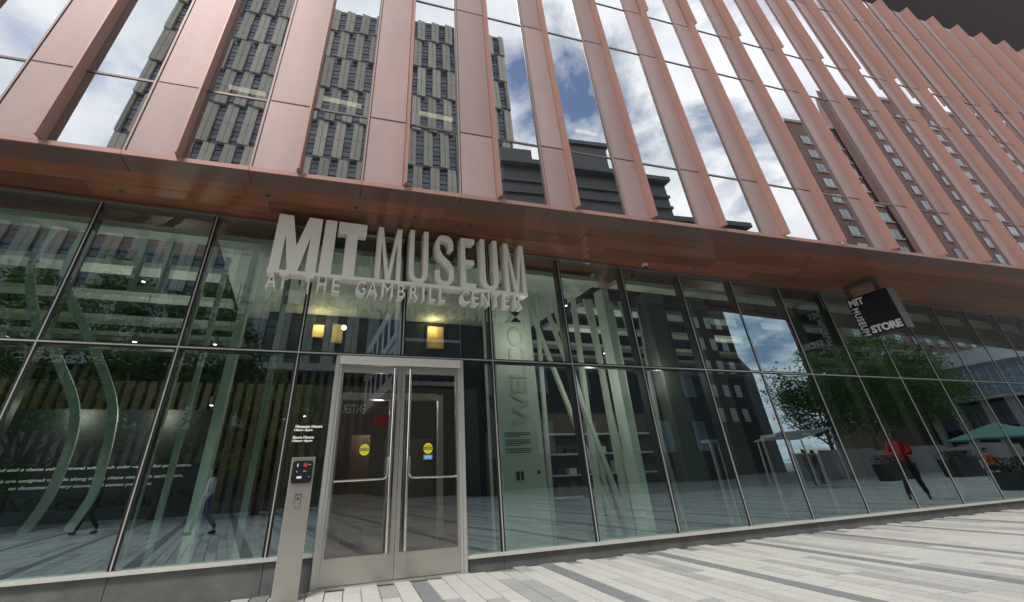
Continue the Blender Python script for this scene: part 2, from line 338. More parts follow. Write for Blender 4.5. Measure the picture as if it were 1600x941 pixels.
# --- storefront
def lower_pane(x0, x1, z0, z1, gm='glass_lower'):
    b = MB(); b.box(x0, x1, 0, 0.028, z0, z1); o = part('glass_pane', b, gm, mus); return o
rt = random.Random(11)
for k in range(K0, K1):
    xa, xb = k * M + 0.036, (k + 1) * M - 0.036
    lower_pane(xa, xb, ZT + 0.03, ZTOP - 0.03)
    zs = ZSL if k < 3 else ZSR
    if k == 2: xb = 3.590
    if k == 3: xa = 5.552
    lower_pane(xa, xb, zs + 0.004, ZT - 0.03)
    if k == 3:
        pass
for k in range(K0, K1 + 1):
    zs = ZSL if k <= 2 else ZSR
    z0 = ZT + 0.031 if k == 3 else zs + 0.002
    x = k * M
    mm = bx('mullion', 'gasket', mus, x - 0.035, x + 0.035, -0.006, 0.16, z0, ZTOP - 0.004)
    bx('mullion_cap', 'cap_metal', mm, x - 0.007, x + 0.007, -0.018, -0.0065, z0 + 0.001, ZTOP - 0.005)
xl, xr = K0 * M, K1 * M
tr = bx('transom', 'gasket', mus, xl, xr, -0.004, 0.14, ZT - 0.030, ZT + 0.030)
bx('transom_cap', 'cap_metal', tr, xl, xr, -0.027, -0.0045, ZT - 0.008, ZT + 0.008)
hd = bx('head_frame', 'frame_brown', mus, xl, xr, -0.05, 0.15, ZTOP - 0.028, ZTOP + 0.012)
s1 = bx('sill', 'sill_metal', mus, xl, 3.590, -0.055, 0.16, ZSL - 0.038, ZSL)
s2 = bx('sill', 'sill_metal', mus, 5.552, xr, -0.055, 0.16, ZSR - 0.038, ZSR)
x = xl
while x < xr - 0.1:                       # granite plinth stones
    if x < 3.58: x2, zt = min(x + M, 3.590), ZSL - 0.040
    elif x < 5.54: x = 5.552; x2, zt = 6.096, ZSR - 0.040
    else: x2, zt = x + M * 2, ZSR - 0.040
    if x < 3.04 < x2: x2 = 3.048
    bx('plinth_stone', 'granite_dark', mus, x + 0.004, x2 - 0.004, -0.012, 0.3, -0.3, zt)
    x = x2
bx('plinth_core', 'frame_dark', mus, xl, 3.590, 0.005, 0.29, -0.3, ZSL - 0.045); bx('plinth_core', 'frame_dark', mus, 5.552, xr, 0.005, 0.29, -0.3, ZSR - 0.045)
# --- upper facade
UK0, UK1 = -4, 23
def fin_w(k): return (0.605, 0.675) if k <= 3 else (0.470, 0.545) if k <= 7 else (0.43, 0.505)
pm = {}; gmz = {}
for k in range(UK0, UK1):
    fw = fin_w(k)
    for t in range(5):
        z0, z1 = TZ[t] + 0.018, TZ[t + 1] - 0.018
        sh = 0.05 if t >= 3 else 0.0
        key = (fw, t)
        if key not in pm:
            b = MB(); ubox(b, OFF + 0.03, OFF + fw[0] - 0.003, -0.05, 0.012, z0, z1); pm[key] = b.mesh('copper_panel')
            b = MB(); ubox(b, OFF + fw[1] + 0.003, OFF + M - 0.03, -0.04, -0.012, z0, z1); gmz[key] = b.mesh('glass_pane')
        link('copper_panel', pm[key], 'copper', mus, bay_off(k)); link('glass_pane', gmz[key], 'glass_upper', mus, bay_off(k))
    for t, (z0, z1, dep, sh) in enumerate(((TZ[0] + 0.015, TZ[3] + 0.02, 0.175, 0.0), (TZ[3] + 0.021, TZ[5] + 0.10, 0.245, 0.03))):
        key = ('f', fw, t)
        if key not in pm:
            b = MB(); a, c = OFF + fw[0] + sh, OFF + fw[1] + sh; e0, e1 = a + 0.022, a + 0.048; zl = z0 - (0.03 if t == 0 else 0.12)
            b.hexa([UP(e0, dep, zl), UP(e1, dep, zl), UP(c, -0.03, z0), UP(a, -0.03, z0), UP(e0, dep, z1), UP(e1, dep, z1), UP(c, -0.03, z1), UP(a, -0.03, z1)])
            pm[key] = b.mesh('fin')
        link('fin', pm[key], 'copper_fin', mus, bay_off(k))
    if 'ms' not in pm:
        b = MB(); ubox(b, OFF - 0.028, OFF + 0.028, -0.06, 0.006, TZ[0], TZ[5]); pm['ms'] = b.mesh('mullion')
        b = MB(); ubox(b, OFF - 0.010, OFF + 0.010, 0.0065, 0.022, TZ[0], TZ[5]); pm['mc'] = b.mesh('mullion_cap')
        b = MB(); ubox(b, OFF + 0.003, OFF + M - 0.003, -0.02, 0.045, 4.860, TZ[0] - 0.004); pm['fa'] = b.mesh('fascia_panel')
        b = MB()
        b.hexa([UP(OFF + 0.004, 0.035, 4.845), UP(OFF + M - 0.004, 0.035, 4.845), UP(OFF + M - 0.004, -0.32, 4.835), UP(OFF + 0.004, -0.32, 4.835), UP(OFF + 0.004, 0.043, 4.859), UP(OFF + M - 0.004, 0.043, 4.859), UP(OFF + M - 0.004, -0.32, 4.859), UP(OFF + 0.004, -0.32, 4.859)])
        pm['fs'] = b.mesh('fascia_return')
    mo = link('mullion', pm['ms'], 'frame_brown', mus, bay_off(k)); link('mullion_cap', pm['mc'], 'copper', mo, bay_off(k))
    link('fascia_panel', pm['fa'], 'copper_fin', mus, bay_off(k)); link('fascia_return', pm['fs'], 'copper_shaded', mus, bay_off(k))
XA, XB = OFF + UK0 * M, OFF + UK1 * M
for z in TZ:
    b = MB(); ubox(b, XA, XB, -0.07, 0.0035, z - 0.017, z + 0.017); part('transom', b, 'frame_brown', mus)
# --- timber soffit (boards parallel to the fascia, running back over the glass head)
rs = random.Random(5)
d0 = -0.325
for row in range(7):
    d1 = d0 - 0.36; x = XA - rs.random() * 2.4
    while x < XB:
        x2 = x + rs.choice((2.4, 2.7, 3.0)); lift = rs.uniform(0, 0.004)
        zo, zi = 4.846 + (d0 + 0.3) * 0.028 + lift, 4.846 + (d1 + 0.3) * 0.028 + lift
        b = MB(); e = 0.003
        b.hexa([UP(x + e, d0 - e, zo), UP(x2 - e, d0 - e, zo), UP(x2 - e, d1 + e, zi), UP(x + e, d1 + e, zi), UP(x + e, d0 - e, zo + 0.02), UP(x2 - e, d0 - e, zo + 0.02), UP(x2 - e, d1 + e, zi + 0.02), UP(x + e, d1 + e, zi + 0.02)])
        part('soffit_board', b, 'wood', mus); x = x2
    d0 = d1
b = MB(); ubox(b, XA, XB, -3.5, -0.30, 4.872, 4.90); part('soffit_backing', b, 'interior_dark', mus)
for (x, y) in ((0.31, -0.33), (2.28, -0.78), (3.56, -0.79), (4.52, -0.77), (5.51, -0.76), (6.87, -0.78), (8.17, -0.34), (9.94, -1.32), (10.86, -0.34), (12.96, -1.40), (13.6, -0.36), (15.95, -1.55), (16.4, -0.38), (19.24, -0.38), (19.0, -1.72), (22.3, -0.4), (21.9, -1.86)):
    z = 4.846 + (-(y - uy(x)) + 0.3) * 0.028
    b = MB(); b.tube([(x, y, z + 0.003), (x, y, z - 0.008)], [0.062, 0.058], 16); dl = part('downlight', b, 'frame_brown', mus)
    b = MB(); b.tube([(x, y, z - 0.0085), (x, y, z - 0.011)], 0.036, 12); part('downlight_lens', b, 'dark_plastic', dl)
# --- dark flush sheet in place of the overhang, so no shade falls; flank walls
b = MB(); ubox(b, XA, XB + 55, -9, -0.04, 16.60, 42.0); part('overhang_stand_in', b, 'dark_wood', mus)
b = MB(); b.box(XA - 0.3, XA, -0.6, 9, 4.9, 16.6); part('flank_wall', b, 'copper', mus)
b = MB(); b.box(XB, XB + 0.3, -2.2, 9, 4.9, 16.6); part('flank_wall', b, 'copper', mus)
# --- interior of the upper floors
b = MB(); b.box(XA, XB, 6.8, 7.1, 4.9, 16.6); part('back_wall', b, 'interior_dark', mus)
for z in (10.45, 15.6):
    b = MB(); b.hexa([UP(XA, -0.25, z), UP(XB, -0.25, z), (XB, 6.8, z), (XA, 6.8, z), UP(XA, -0.25, z + 0.5), UP(XB, -0.25, z + 0.5), (XB, 6.8, z + 0.5), (XA, 6.8, z + 0.5)]); part('floor_slab', b, 'interior_wall', mus)
for (x0, x1, z) in ((0.62, 1.38, 8.93), (2.51, 3.62, 11.65), (2.63, 3.55, 9.2), (5.21, 6.04, 12.0), (5.03, 5.95, 9.42), (9.93, 10.67, 10.12)):
    bx('linear_lamp', 'tube_glow', mus, x0, x1, 1.45, 1.55, z - 0.03, z + 0.03)
# --- ground-floor interior
bx('interior_floor', 'interior_floor', mus, xl, xr, 0.17, 12, -0.1, 0.03)
bx('interior_back_wall', 'interior_dark', mus, xl, xr, 9.0, 9.3, 0.03, 4.8)
bx('interior_side_wall', 'interior_wall', mus, xl - 0.3, xl, -0.01, 12, -0.1, 4.84); bx('interior_side_wall', 'interior_wall', mus, xr, xr + 0.3, -0.01, 12, -0.1, 4.84)
bx('interior_ceiling', 'interior_dark', mus, xl, xr, 0.17, 9.0, 4.862, 4.868)
for (y0, y1) in ((0.24, 0.55), (1.77, 2.22), (3.40, 3.75), (5.10, 5.58), (6.54, 7.1), (8.2, 8.7)):
    for (xa, xb) in ((xl + 0.1, 1.46), (9.2, 12.9), (12.96, xr - 0.1)):
        bx('ceiling_baffle', 'interior_white', mus, xa, xb, y0, y1, 4.52, 4.62)
bx('ceiling_panel', 'interior_white', mus, 1.52, 8.9, 0.45, 4.6, 4.60, 4.70)
bx('ceiling_bulkhead', 'interior_dark', mus, 2.2, 8.6, 4.0, 6.0, 3.55, 4.58)
for (x, ww) in ((2.05, 0.12), (8.98, 0.16), (10.1, 0.5), (11.4, 0.42), (13.1, 0.35), (14.6, 0.35), (16.1, 0.35), (17.7, 0.35)):
    bx('interior_column', 'interior_white' if x < 10 else 'interior_wall', mus, x, x + ww, 0.55, 0.55 + 0.3, 0.03, 4.5)
for (x, ww) in ((1.30, 0.10), (1.62, 0.07), (2.62, 0.09)):
    bx('glass_fin_frame', 'ribbon_grey', mus, x, x + ww, 0.9, 1.0, 0.03, 4.5)
pil = bx('welcome_wall', 'interior_white', mus, 6.58, 7.40, 1.0, 1.6, 0.03, 4.5)
bx('reception_wall', 'interior_wall', mus, 2.9, 8.4, 7.0, 7.1, 0.03, 3.5)
for x0, x1, z0, z1, mm in ((3.64, 3.88, 3.92, 4.36, 'warm_panel'), (5.96, 6.39, 3.91, 4.46, 'warm_panel'), (3.20, 3.45, 4.03, 4.32, 'warm_panel')):
    bx('lit_panel', mm, mus, x0, x1, 3.90, 3.98, z0, z1)
for x, y, z in ((6.08, 3.75, 4.52), (3.33, 3.75, 4.40)):
    bl = bpy.data.lights.new('panel_lamp', 'POINT'); bl.energy = 5; bl.color = (1, 0.72, 0.34); bl.shadow_soft_size = 0.04
    lo = bpy.data.objects.new('panel_lamp', bl); COL.objects.link(lo); lo.location = (x, y, z - 0.12); lo.parent = mus
b = MB(); b.tube([(3.88, 3.6, 4.16), (3.88, 3.6, 4.21), (3.88, 3.6, 4.25)], [0.04, 0.06, 0.02], 10); part('globe_lamp', b, 'lamp_glow', mus)
# ceiling spotlights: a short can with a lit lens, some on
for i, (x, y, z, on) in enumerate(((-1.51, 2.5, 4.42, 0), (0.1, 2.3, 4.45, 1), (-0.35, 2.5, 4.4, 0), (0.23, 2.5, 3.39, 1), (1.51, 2.5, 3.41, 1), (1.70, 2.5, 2.35, 2), (0.75, 3.2, 3.45, 1), (9.49, 2.5, 4.08, 1), (11.75, 2.5, 4.40, 1), (10.2, 2.5, 3.63, 1), (11.33, 2.6, 4.3, 0), (12.51, 2.5, 4.4, 0), (8.7, 1.6, 4.45, 1), (13.9, 2.5, 4.2, 0), (4.1, 3.0, 2.6, 1), (5.2, 3.0, 2.55, 1), (5.0, 4.4, 2.2, 1), (2.4, 4.0, 2.7, 1), (2.9, 5.0, 2.4, 1), (3.3, 4.0, 2.35, 1))):
    b = MB(); b.tube([(x, y, z + 0.14), (x, y, z)], 0.045, 12); b.cur = 1; b.tube([(x, y, 4.6), (x, y, z + 0.141)], 0.005, 6); sp = part('ceiling_spotlight', b, ['interior_wall', 'interior_dark'], mus)
    b = MB(); b.tube([(x, y, z - 0.001), (x, y, z - 0.006)], 0.028 if on else 0.035, 10); part('spotlight_lens', b, 'cool_glow' if on else 'dark_plastic', sp)
for x, y, z, e in ((0.2, 2.6, 3.3, 28), (4.6, 4.5, 3.0, 16), (10.5, 3.0, 3.6, 30), (15.5, 3, 3.8, 24), (0.1, 1.05, 2.2, 12), (1.2, 1.05, 2.2, 12), (7.0, 0.45, 3.4, 7), (8.25, 0.42, 2.6, 9), (9.85, 0.42, 2.8, 9), (4.7, 2.9, 2.3, 12), (12.2, 4.2, 2.6, 6)):  # lights of the cans, plus added fill for text, poles, vestibule and shelves
    bl = bpy.data.lights.new('spot_and_fill_light', 'POINT'); bl.energy = e; bl.color = (1, 0.9, 0.75); bl.shadow_soft_size = 0.08
    lo = bpy.data.objects.new('spot_and_fill_light', bl); COL.objects.link(lo); lo.location = (x, y, z - 0.1); lo.parent = mus
sl0 = MB(); sl0.box(0, 0.13, 5.2, 5.32, 0.03, 3.2); slm = sl0.mesh('wood_slat')
for i in range(34): link('wood_slat', slm, 'interior_brown', mus, (-4.0 + i * 0.22, 0, 0))
for x, z in ((-2.6, 3.0), (0.4, 3.0), (2.6, 3.0)):  # added lights without fixtures, to brighten the slats
    bl = bpy.data.lights.new('slat_fill_light', 'POINT'); bl.energy = 2.5; bl.color = (1, 0.9, 0.78); bl.shadow_soft_size = 0.05
    lo = bpy.data.objects.new('slat_fill_light', bl); COL.objects.link(lo); lo.location = (x, 4.4, z); lo.parent = mus
rz0 = random.Random(21)
# vestibule: inner doors
for a in ((3.80, 3.90, 2.0, 2.1, 0.03, 2.5), (5.72, 5.82, 2.0, 2.1, 0.03, 2.5), (4.78, 4.86, 2.0, 2.1, 0.03, 2.5), (3.90, 5.72, 2.0, 2.1, 2.40, 2.52)): bx('inner_door_frame', 'aluminium', mus, *a)
bx('plywood_stack', 'interior_brown', mus, 4.25, 4.62, 3.2, 3.6, 0.03, 1.9)
bx('vestibule_board', 'interior_wall', mus, 5.1, 6.2, 4.2, 4.25, 0.6, 1.9)
bx('exit_box', 'red', mus, 4.62, 4.86, 2.6, 2.7, 2.02, 2.22)
bx('shelf_unit', 'interior_brown', mus, 7.6, 8.7, 4.0, 4.4, 0.03, 2.0)
bx('shop_counter', 'interior_wall', mus, 11.2, 12.9, 3.2, 3.9, 0.03, 1.0)
for z in (0.5, 1.0, 1.5, 2.0): bx('shelf_board', 'interior_white', mus, 9.8, 13.3, 5.15, 5.49, z, z + 0.04)
for i in range(26):
    xx = 9.9 + (i % 9) * 0.37 + rz0.random() * 0.1; zz = (0.541, 1.041, 1.541)[i // 9]; bx('shelf_stock', rz0.choice(('interior_white', 'interior_wall', 'interior_navy', 'interior_brown')), mus, xx, xx + 0.22, 5.2, 5.4, zz, zz + rz0.uniform(0.12, 0.34))
bx('shop_wall', 'interior_brown', mus, 9.6, 13.5, 5.5, 5.6, 0.03, 2.6)
# white wall text, vertical WELCOME and paragraphs
F_in = lambda y: (lambda u, v, d: (u, y - d, v))
b = text_mb('WELCOME', 0, 2.45, 0, 0.34, lambda u, v, d: (7.02 - v + 0.17, 0.998 - d, 1.85 + u), 0.01, 0.02); part('wall_lettering', b, 'lettering_pale', pil)
rz = random.Random(2)
for i in range(12):
    if i in (3, 8): continue
    z = 1.72 - i * 0.028; bx('caption_line', 'text_black', pil, 6.66, 7.16 - (rz.random() * 0.2 if i in (2, 7, 11) else 0.0), 0.996, 0.999, z, z + 0.011)
for x in (6.83, 6.92): bx('wall_switch', 'dark_plastic', pil, x, x + (0.06 if x < 6.9 else 0.045), 0.985, 0.999, 1.00, 1.13)
bx('wall_switch', 'dark_plastic', pil, 7.24, 7.29, 0.985, 0.999, 1.08, 1.13)

# ================================================================== ENTRANCE DOORS (part of the building, leaves with their own pieces)
DY = -0.045
bx('door_jamb', 'aluminium', mus, 3.592, 3.640, -0.075, 0.16, 0.0, ZT - 0.031); bx('door_jamb', 'aluminium', mus, 3.642, 3.682, -0.060, 0.12, 0.0, 2.575)
bx('door_jamb', 'aluminium', mus, 5.500, 5.550, -0.075, 0.16, 0.0, ZT - 0.031); bx('door_jamb', 'aluminium', mus, 5.462, 5.498, -0.060, 0.12, 0.0, 2.575)
bx('door_header', 'sill_metal', mus, 3.641, 5.499, -0.085, 0.16, 2.578, ZT - 0.034)
bx('threshold', 'aluminium', mus, 3.60, 5.54, -0.10, 0.16, -0.01, 0.014)
def leaf(xa, xb, side):
    root = bx('door_leaf', 'steel', mus, xa, xb, DY, DY + 0.045, 0.022, 0.285)           # kick plate as the body of the leaf
    bx('door_rail', 'steel', root, xa, xb, DY, DY + 0.045, 2.47, 2.570)
    sw = 0.030
    bx('door_stile', 'steel', root, xa, xa + (sw if side < 0 else 0.055), DY + 0.001, DY + 0.045, 0.2855, 2.4695); bx('door_stile', 'steel', root, xb - (sw if side > 0 else 0.055), xb, DY + 0.001, DY + 0.045, 0.2855, 2.4695)
    gx0 = xa + (sw if side < 0 else 0.055) + 0.001; gx1 = xb - (sw if side > 0 else 0.055) - 0.001
    bx('door_glass', 'glass_door', root, gx0, gx1, DY + 0.016, DY + 0.028, 0.286, 2.469)
    px = xb - 0.115 if side < 0 else xa + 0.115
    b = MB(); b.tube([(px, DY - 0.075, 0.30), (px, DY - 0.075, 2.53)], 0.017, 12)
    for z in (0.36, 1.42, 2.46): b.tube([(px, DY - 0.075, z), (px, DY + 0.016, z)], 0.009, 8)
    part('pull_handle', b, 'polished', root, smooth=False)
    far = xa + 0.045 if side < 0 else xb - 0.045; s = -1 if side < 0 else 1
    b = MB(); b.tube([(px + s * 0.035, DY - 0.045, 1.36), (px + s * 0.035, DY - 0.045, 1.15), (px + s * 0.05, DY - 0.045, 1.115), (px + s * 0.09, DY - 0.045, 1.10), (far, DY - 0.045, 1.095)], 0.014, 10)
    b.tube([(far - s * 0.02, DY - 0.045, 1.095), (far - s * 0.02, DY + 0.016, 1.095)], 0.009, 8)
    part('push_bar', b, 'polished', root)
    cx = 4.102 if side < 0 else 5.001; r = 0.068; ys = DY + 0.0155
    b = MB(); n = 28
    b.prism([(cx + r * math.cos(2 * math.pi * i / n), 1.455 + r * math.sin(2 * math.pi * i / n)) for i in range(n)], 0, 0.002, lambda u, v, d: (u, ys - d, v)); part('caution_sticker', b, 'yellow', root)
    bx('sticker_band', 'text_black', root, cx - 0.062, cx + 0.062, ys - 0.0035, ys - 0.0022, 1.438, 1.476)
    part('sticker_text', text_mb('CAUTION', cx - 0.054, cx + 0.054, 1.444, 1.470, lambda u, v, d: (u, ys - 0.0036 - d, v), 0.01, 0.001), 'yellow', root)
    part('sticker_text', text_mb('AUTOMATIC', cx - 0.045, cx + 0.045, 1.484, 1.498, lambda u, v, d: (u, ys - 0.0022 - d, v), 0.005, 0.001), 'text_black', root)
    part('sticker_text', text_mb('DOOR', cx - 0.024, cx + 0.024, 1.410, 1.424, lambda u, v, d: (u, ys - 0.0022 - d, v), 0.005, 0.001), 'text_black', root)
    if side > 0:
        bx('blue_sticker', 'blue_label', root, cx - 0.065, cx + 0.065, ys - 0.002, ys, 1.315, 1.375)
        for z in (1.332, 1.352): bx('sticker_line', 'text_white', root, cx - 0.05, cx + 0.05, ys - 0.0034, ys - 0.0022, z, z + 0.006)
    return root
leaf(3.686, 4.570, -1); leaf(4.576, 5.460, 1)
# opening hours on the side light (lettering stuck to the pane)
hours = thing('opening_hours_lettering', 'white opening hours lettering on the glass beside the door, above the steel post', 'lettering', (3.15, -0.002, 1.6))
for s, x0, x1, z0, z1 in (('Museum Hours', 3.165, 3.510, 1.735, 1.772), ('10am–5pm', 3.155, 3.390, 1.690, 1.726), ('Store Hours', 3.150, 3.420, 1.605, 1.640), ('10am–6pm', 3.150, 3.405, 1.560, 1.596)):
    part('text_line', text_mb(s, x0, x1, z0, z1, lambda u, v, d: (u, -0.001 - d, v), 0.05, 0.002), 'text_white', hours)
# mirrored ENTER on the inner doors, large text on the exhibit wall behind the ribbons
ent = thing('enter_lettering', 'outlined ENTER lettering seen from behind above the inner doors', 'lettering', (4.02, 1.97, 2.14))
part('text_line', text_mb('ENTER', 3.92, 4.32, 2.16, 2.31, lambda u, v, d: (8.24 - u, 1.97 + d, v), 0.0, 0.01), 'interior_white', ent)
ex = thing('exhibit_text_wall', 'dark exhibit wall with white sentences behind the left shop window', 'exhibit wall', (0, 1.52, 0.03))
bx('panel', 'black_panel', ex, -3.4, 1.95, 1.52, 1.6, 0.03, 2.15)
for s, x0, x1, z0, z1 in (('ad and a chase vehicle travel with each solar vehicle for protection.', -0.52, 1.75, 1.365, 1.415), ('ers are assigned to ride along in the chase vans with each team,', -0.48, 1.70, 1.235, 1.285), ('to document every move and assess penalties.', -0.27, 1.36, 1.150, 1.200)):
    part('text_line', text_mb(s, x0, x1, z0, z1, lambda u, v, d: (u + (v - 1.2) * 0.25, 1.519 - d, v), 0.032, 0.003), 'text_white', ex)
gl = thing('wall_letters', 'small gilded letters on the dark wall deep behind the left windows', 'lettering', (2.6, 3.0, 2.5))
part('text_line', text_mb('G&S E', 2.35, 2.85, 2.50, 2.62, lambda u, v, d: (u, 3.0 - d, v), 0.01, 0.02), 'interior_brown', gl)

# ================================================================== RIBBON AND POLE INSTALLATIONS (inside the window)
rb = thing('ribbon_sculpture', 'tall pale ribbons looping into a giant letter inside the leftmost windows', 'sculpture', (0.3, 0.66, 0.03))
def smooth(p, n=4):
    o = []
    for i in range(len(p) - 1):
        p0, p1, p2, p3 = p[max(i - 1, 0)], p[i], p[i + 1], p[min(i + 2, len(p) - 1)]
        for k in range(n):
            t = k / n; o.append(tuple(0.5 * (2 * p1[a] + (p2[a] - p0[a]) * t + (2 * p0[a] - 5 * p1[a] + 4 * p2[a] - p3[a]) * t * t + (3 * p1[a] - p0[a] - 3 * p2[a] + p3[a]) * t ** 3) for a in (0, 1)))
    o.append(p[-1]); return o
R = {1: [(0.20, 5.0 - 0.22), (-0.1, 4.85), (-0.37, 4.86), (-0.55, 4.76), (-0.69, 4.6), (-0.76, 4.41), (-0.77, 4.11), (-0.73, 3.86), (-0.62, 3.57), (-0.48, 3.29), (-0.3, 3.0), (-0.11, 2.82), (0.16, 2.46), (0.36, 2.16), (0.47, 1.9), (0.52, 1.61), (0.52, 1.28), (0.5, 1.05), (0.44, 0.84), (0.38, 0.705)],
     2: [(-0.31, 3.74), (-0.36, 3.9), (-0.38, 4.16), (-0.35, 4.44), (-0.21, 4.63), (-0.07, 4.71), (0.12, 4.73), (0.33, 4.66), (0.44, 4.50), (0.5, 4.27), (0.5, 4.02), (0.51, 3.75)],
     3: [(0.20, 4.78), (0.48, 4.86), (0.69, 4.75), (0.82, 4.55), (0.87, 4.2), (0.9, 3.86), (0.88, 3.76)],
     4: [(-0.31, 3.74), (-0.13, 3.46), (0.08, 3.19), (0.26, 2.94), (0.34, 2.84), (0.65, 2.37), (0.82, 2.03), (0.88, 1.73), (0.91, 1.42), (0.92, 1.09), (0.86, 0.87), (0.79, 0.705)],
     5: [(0.46, 3.74), (0.92, 3.74)]}
for k, y0 in ((1, 0.62), (2, 0.66), (3, 0.63), (4, 0.70), (5, 0.68)):
    b = MB(); b.ribbon(smooth(R[k]), 0.105, y0, y0 + 0.05); part('ribbon', b, 'ribbon_grey', rb)
bx('plinth', 'interior_dark', rb, -2.2, 1.3, 0.58, 0.95, 0.03, 0.70)
pl = thing('slanted_pole_installation', 'cluster of thin white slanted poles inside the windows right of the door', 'installation', (8.6, 1.2, 0.03))
for (x0, x1, ww) in ((10.45, 10.05, 0.08), (9.9, 10.35, 0.06), (7.80, 7.62, 0.07), (7.50, 8.92, 0.08), (7.88, 9.15, 0.08), (8.73, 8.58, 0.09), (9.11, 9.14, 0.10), (9.66, 9.58, 0.13), (9.42, 9.36, 0.06), (8.98, 9.32, 0.05), (8.2, 8.95, 0.07)):
    b = MB(); y = 1.05 + 0.3 * ((x0 * 7.3) % 1)
    b.hexa([(x1 - ww / 2, y, 0.03), (x1 + ww / 2, y, 0.03), (x1 + ww / 2, y + ww, 0.03), (x1 - ww / 2, y + ww, 0.03), (x0 - ww / 2, y, 4.5), (x0 + ww / 2, y, 4.5), (x0 + ww / 2, y + ww, 4.5), (x0 - ww / 2, y + ww, 4.5)])
    part('pole', b, 'interior_white', pl)
# shop tables with slender white frames
def frame_table(x, y, wd, h, label, grp='white framed shop tables'):
    t = thing('display_table', label, 'table', (x, y, 0.03), grp)
    bx('table_top', 'interior_white', t, x, x + wd, y, y + 0.6, h, h + 0.05)
    for (a, c) in ((0, 0), (wd - 0.05, 0), (0, 0.55), (wd - 0.05, 0.55)): bx('leg', 'interior_white', t, x + a, x + a + 0.05, y + c, y + c + 0.05, 0.03, h)
    return t
frame_table(11.5, 1.2, 0.85, 1.52, 'tall white framed display table inside the shop window, the left one')
frame_table(13.7, 1.2, 0.95, 1.62, 'tall white framed display table inside the shop window, the right one')

# ================================================================== SIGN OVER THE ENTRANCE
SY = -0.43; SD = 0.205
sg = thing('entrance_sign', 'big raised white letters on a bar hung before the glass above the door', 'sign', (2.46, SY, 3.76))
FS = lambda u, v, d: (u, SY + d, v)
ZB, ZC = 3.815, 4.745; HH = ZC - ZB
def letter(pts, x0, x1, name='letter'):
    b = MB(); b.prism([(x0 + u * (x1 - x0), ZB + v * HH) for u, v in pts], 0, SD, FS); me = b.mesh(name)
    o = link(name, me, 'sign_white', sg)
    bm = bmesh.new(); bm.from_mesh(me); bmesh.ops.triangulate(bm, faces=[f for f in bm.faces if len(f.verts) > 4]); bm.to_mesh(me); bm.free(); return o
letter([(0, 0), (0, 1), (0.32, 1), (0.5, 0.44), (0.68, 1), (1, 1), (1, 0), (0.775, 0), (0.775, 0.62), (0.615, 0), (0.385, 0), (0.225, 0.62), (0.225, 0)], 2.452, 3.105)
letter([(0, 0), (0, 1), (1, 1), (1, 0)], 3.150, 3.330)
letter([(0, 0.80), (0, 1), (1, 1), (1, 0.80), (0.70, 0.80), (0.70, 0), (0.30, 0), (0.30, 0.80)], 3.362, 3.810)
thinM = [(0, 0), (0, 1), (0.20, 1), (0.5, 0.16), (0.80, 1), (1, 1), (1, 0), (0.83, 0), (0.83, 0.72), (0.59, 0), (0.41, 0), (0.17, 0.72), (0.17, 0)]
letter(thinM, 4.000, 4.395)
def stroke_letter(path, x0, x1, wd):
    b = MB(); P = smooth([(x0 + wd / 2 + u * (x1 - x0 - wd), ZB + wd / 2 * (0 if v in (0, 1) and False else 1) + v * (HH - wd)) for u, v in path], 3)
    b.ribbon(P, wd, SY, SY + SD); return part('letter', b, 'sign_white', sg)
Up = [(0, 1.08), (0, 0.8), (0, 0.5), (0, 0.25), (0.06, 0.09), (0.25, 0.005), (0.5, -0.01), (0.75, 0.005), (0.94, 0.09), (1, 0.25), (1, 0.5), (1, 0.8), (1, 1.08)]
stroke_letter(Up, 4.535, 4.855, 0.078)
stroke_letter([(1, 0.74), (1.0, 0.88), (0.80, 0.985), (0.5, 1.0), (0.2, 0.985), (0, 0.87), (0.0, 0.72), (0.16, 0.60), (0.5, 0.50), (0.84, 0.40), (1.0, 0.28), (1.0, 0.13), (0.82, 0.015), (0.5, 0), (0.18, 0.015), (0, 0.12), (0, 0.26)], 4.985, 5.300, 0.078)
letter([(0, 0), (0, 1), (1, 1), (1, 0.915), (0.30, 0.915), (0.30, 0.55), (0.92, 0.55), (0.92, 0.465), (0.30, 0.465), (0.30, 0.085), (1, 0.085), (1, 0)], 5.440, 5.700)
stroke_letter(Up, 5.810, 6.130, 0.078)
letter(thinM, 6.265, 6.655)
bx('bar', 'sign_white', sg, 2.44, 6.66, SY - 0.004, SY + SD + 0.004, 3.762, ZB - 0.002)
for x in (2.9, 3.9, 4.9, 5.9): bx('bracket', 'bracket_grey', sg, x - 0.02, x + 0.02, SY + SD + 0.005, -0.004, 3.772, 3.805)
LZ0, LZ1 = 3.535, 3.760
def small(s, xs):
    for ch, (x0, x1) in zip(s, xs): part('small_letter', text_mb(ch, x0, x1, LZ0, LZ1, lambda u, v, d: (u, SY + 0.008 + d, v), 0.0, SD - 0.02), 'sign_white', sg)
small('AT', ((2.462, 2.600), (2.622, 2.745))); small('THE', ((2.975, 3.100), (3.165, 3.290), (3.378, 3.490)))
small('GAMBRILL', ((3.735, 3.868), (3.905, 4.055), (4.125, 4.295), (4.375, 4.490), (4.575, 4.700), (4.775, 4.805), (4.890, 4.990), (5.060, 5.160)))
small('CENTER', ((5.440, 5.575), (5.630, 5.735), (5.800, 5.930), (5.990, 6.115), (6.190, 6.300), (6.400, 6.535)))

